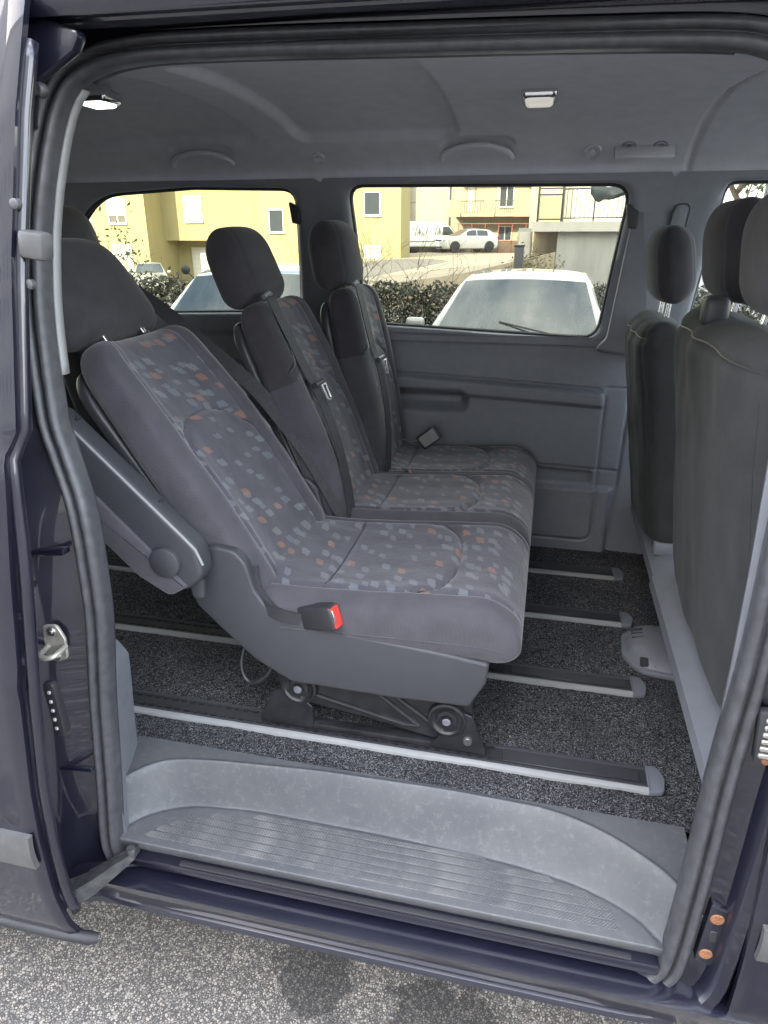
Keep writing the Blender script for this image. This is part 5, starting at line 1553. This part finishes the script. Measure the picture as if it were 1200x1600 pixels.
ob('drainpipe', tube([(-8.25, 57.35, -1), (-8.25, 57.35, 9)], .10, 8), 'concrete', ch)
ob('roof', bb(-11.1, 1.3, 55.0, 68.4, 9.52, 9.9), 'tile_roof', ch, smooth=0)
tl = root('terrace_trellis', (-4.6, 53.4, .4), 'thin red pipe trellis over the terrace of the cream house', 'trellis')
for k in range(6):
    x = -6.9 + k * .95
    ob('post', tube([(x, 53.2 + .05 * (k % 2), .2), (x, 53.2, 2.45)], .03, 6), 'red_pipe', tl)
for z in (1.25, 2.42): ob('rail', tube([(-7.0, 53.2, z), (-2.0, 53.2, z)], .03, 6), 'red_pipe', tl)
for k in range(5): ob('brace', tube([(-6.9 + k * .95, 53.2, .3), (-5.95 + k * .95, 53.2, 1.2)], .018, 6), 'red_pipe', tl)
tw = root('terrace_wall', (-4.5, 54.3, .3), 'low orange terrace wall below the red pipe trellis', 'wall')
ob('wall_block', bb(-6.0, -2.1, 54.0, 54.25, -.2, 1.35), 'plaster_orange', tw, smooth=0)
ob('wall_opening', bb(-5.2, -4.4, 53.96, 54.0, .4, 1.05), 'plaster_cream', tw, smooth=0)

# pale apartment blocks further up
ap = root('apartment_block', (-16, 78, .4), 'pale apartment block with small balconies behind the delivery van', 'building')
ob('wall', bb(-18.6, -15.2, 76, 90, -2, 14), 'plaster_cream', ap, smooth=0)
ob('wall', bb(-15.2, -8.2, 77.5, 90, -2, 14), 'plaster_white', ap, smooth=0)
ob('wall', bb(-8.2, -6.0, 74, 90, -2, 14), 'plaster_white', ap, smooth=0)
for z0 in (1.0, 4.1, 7.2):
    bl = ob('balcony', bb(-10.9, -8.25, 75.2, 77.5, z0, z0 + .25), 'plaster_white', ap, smooth=0)
    ob('rail', bb(-10.9, -9.4, 75.2, 75.26, z0 + 1.05, z0 + 1.15), 'red_pipe', bl, smooth=0)
    for k in range(8): ob('baluster', bb(-10.85 + k * .2, -10.81 + k * .2, 75.21, 75.25, z0 + .25, z0 + 1.05), 'red_pipe', bl, smooth=0)
    ob('parapet', bb(-9.4, -8.25, 75.15, 75.3, z0 - .1, z0 + 1.15), 'plaster_white', bl, smooth=0)
    win(ap, -13.4, 77.5, z0 + .6, .8, 1.8, 'shutter'); win(ap, -12.1, 77.5, z0 + .8, .8, 1.4)
bl2 = root('apartment_block', (-22, 82, .4), 'pale apartment block with open loggias beside the yellow house corner', 'building')
ob('wall', bb(-30, -18.7, 80, 92, -2, 14), 'plaster_white', bl2, smooth=0)
for z0 in (.2, 3.2, 6.2):
    ob('loggia', bb(-21.0, -18.9, 79.92, 80.0, z0 + .9, z0 + 2.1), 'house_glass', bl2, smooth=0)
    ob('parapet', bb(-21.2, -18.75, 79.5, 79.9, z0 - .1, z0 + .9), 'plaster_yellow', bl2, smooth=0)
# antenna mast and cables on the white block
ms = root('antenna_mast', (-14.3, 70, 0), 'thin mast with a small dish in front of the pale apartment block', 'antenna')
ob('mast', tube([(-14.35, 70, -1), (-14.35, 70, 7.8)], .05, 6), 'moulding', ms)
ob('dish', lathe([(.001, .0), (.25, -.05), (.42, -.16), (.40, -.17), (.22, -.08), (.001, -.03)], (-14.35, 69.8, 5.6), 'y', 18), 'concrete', ms)
cbl = root('overhead_cable', (-10, 60, 4), 'thin overhead cable rising to the right before the apartment block', 'cable')
ob('wire', tube([(-14.6 + 9 * k / 20, 62, 3.9 + .22 * k / 2.2 - .35 * math.sin(PI * k / 20)) for k in range(21)], .022, 5), 'rubber_black', cbl)

# white house at the upper right, behind the terrace, and one beyond the front window
wh = root('white_house', (6, 40, 0), 'bright white house wall above the railed terrace', 'house')
ob('wall', bb(.7, 9, 34, 44, -1, 9), 'plaster_white', wh, smooth=0)
ob('roof', bb(.4, 9.3, 33.7, 44.3, 9.01, 9.35), 'tile_roof', wh, smooth=0)
win(wh, 5.2, 34, 5.2, 1.0, 1.3)
wh2 = root('white_house', (13, 36, 0), 'sunlit white house beyond the front side window', 'house')
ob('wall', bb(9.6, 22, 30, 44, -1, 6.2), 'plaster_white', wh2, smooth=0)
ob('roof', bb(9.3, 22.3, 29.7, 44.3, 6.21, 6.55), 'tile_roof', wh2, smooth=0)
win(wh2, 13, 30, 2.4, 1.1, 1.3); win(wh2, 17, 30, 2.4, 1.1, 1.3)

# garage with railed terrace
gt = root('garage', (3.5, 24, 0), 'plain concrete garage wall with a terrace slab on top', 'garage')
ob('wall', bb(.02, 9, 22.0, 28, -1, 1.70), 'concrete', gt, smooth=0)
ob('slab', bb(-.72, 9.1, 21.75, 28, 1.70, 1.96), 'plaster_white', gt, smooth=0)
ob('wall', bb(-.70, .02, 23.6, 28, -.5, 1.70), 'concrete_warm', gt, smooth=0)
rl = root('terrace_railing', (3.5, 21.9, 1.96), 'thin dark metal railing along the edge of the garage terrace', 'railing')
ob('top_rail', tube([(.12, 21.85, 2.80), (9, 21.85, 2.92)], .022, 6), 'railing_metal', rl)
ob('bottom_rail', tube([(.12, 21.85, 2.05), (9, 21.85, 2.09)], .018, 6), 'railing_metal', rl)
for k in range(58):
    x = .2 + k * .125
    ob('baluster', bb(x - .008, x + .008, 21.842, 21.858, 2.05, 2.80), 'railing_metal', rl, smooth=0)
for x in (.95, 2.4, 3.9): ob('post', bb(x - .02, x + .02, 21.78, 21.83, 1.75, 2.85), 'railing_metal', rl, smooth=0)
gate = root('terrace_gate', (-.3, 21.9, 1.96), 'beige slatted metal gate in a dark frame at the left end of the terrace', 'gate')
for x in (-.58, .08): ob('post', bb(x - .03, x + .03, 21.82, 21.88, 1.70, 2.86), 'railing_metal', gate, smooth=0)
for z in (2.02, 2.66, 2.82): ob('rail', bb(-.55, .05, 21.83, 21.87, z - .018, z + .018), 'railing_metal', gate, smooth=0)
for k in range(11): ob('slat', bb(-.54 + k * .053, -.508 + k * .053, 21.84, 21.86, 2.04, 2.64), 'slat_beige', gate, smooth=0)
def cloth(u, v_):
    x = .80 + 2.1 * u
    sag = .16 * math.sin(PI * u) + .05 * math.sin(7 * u)
    z = 2.96 - sag - .26 * v_ * (1 + .25 * math.sin(9 * u)) + .08 * u
    if u < .18: z -= .12 * v_ * math.sin(PI * u / .18)
    return (x, 21.76 - .07 * math.sin(PI * v_) - .04 * math.sin(14 * u + 3 * v_), z)
tp_ = ob('tarpaulin', shell(50, 14, cloth, .012), 'tarp', None, smooth=180)
tag(tp_, 'dark crumpled cloth tied along the top of the terrace railing', 'cloth')
cab = root('utility_cabinet', (-.95, 22.6, .9), 'pale weathered utility cabinet at the left foot of the garage', 'cabinet')
ob('box', bb(-1.12, -.72, 22.4, 22.9, .2, 1.80, .02), 'concrete', cab)
ob('door', bb(-1.08, -.76, 22.38, 22.40, 1.0, 1.70, .003), 'plaster_white', cab)
po = root('bollard_post', (-.62, 13.2, 0), 'dark grey square post standing behind the white car', 'post')
ob('shaft', bb(-.70, -.54, 13.1, 13.26, -.2, 1.40, .012), 'plastic_dark', po)
ob('cap', bb(-.715, -.525, 13.085, 13.275, 1.40, 1.43, .006), 'plastic_black', po)
# low wall rising beside the street, and the raised street behind it
rw = root('retaining_wall', (-2, 18, 0), 'low warm concrete wall rising to the right behind the white car', 'wall')
ob('wall_block', prism([(-6.5, -.5), (.0, -.5), (.0, 1.22), (-2.2, .72), (-6.5, .12)], 17.9, 18.15, 'y', .01), 'concrete_warm', rw)
def street_fn(u, v_):
    y = 18.2 + 34 * v_
    x0 = -6.5 + (-18 + 6.5) * v_; x1 = -.75 + 1.0 * v_
    x = x0 + (x1 - x0) * u
    zz0 = interp(x, [(-6.5, .10), (-2.2, .70), (0, 1.20)])
    return (x, y, zz0 * (1 - sm(0, .85, v_)) + (.5) * sm(0, .85, v_) * sm(-14, -9, x) - .3 * sm(-12, -18, x) + .02)
st_ = ob('street', sheet(30, 40, street_fn), 'asphalt_pale' if 'asphalt_pale' in M else 'concrete_warm', None, smooth=180)
tag(st_, kind='structure')

# tall block behind the viewer: its shade lies over the parking place
ab = root('apartment_block', (-15, -34, 0), 'tall pale apartment block across the parking place, shading the van', 'building')
ob('wall', bb(-58, 26, -46, -32, -.5, 24.0), 'plaster_white', ab, smooth=0)
ob('tower', bb(-44, -18.5, -46.5, -31.95, 24.45, 33.0), 'plaster_white', ab, smooth=0)  # taller section out of view, added to throw shade on the garage
ob('roof', bb(-58.4, 26.4, -46.4, -31.6, 24.01, 24.4), 'concrete', ab, smooth=0)
for i in range(6):
    for k in range(20):
        x = -55 + k * 4.1; z = 1.2 + i * 3.3
        f_ = ob('window', bb(x - .75, x + .75, -32.0, -31.93, z, z + 1.5), 'white_frame', ab, smooth=0)
        ob('pane', bb(x - .65, x + .65, -31.93, -31.90, z + .1, z + 1.4), 'house_glass', f_, smooth=0)
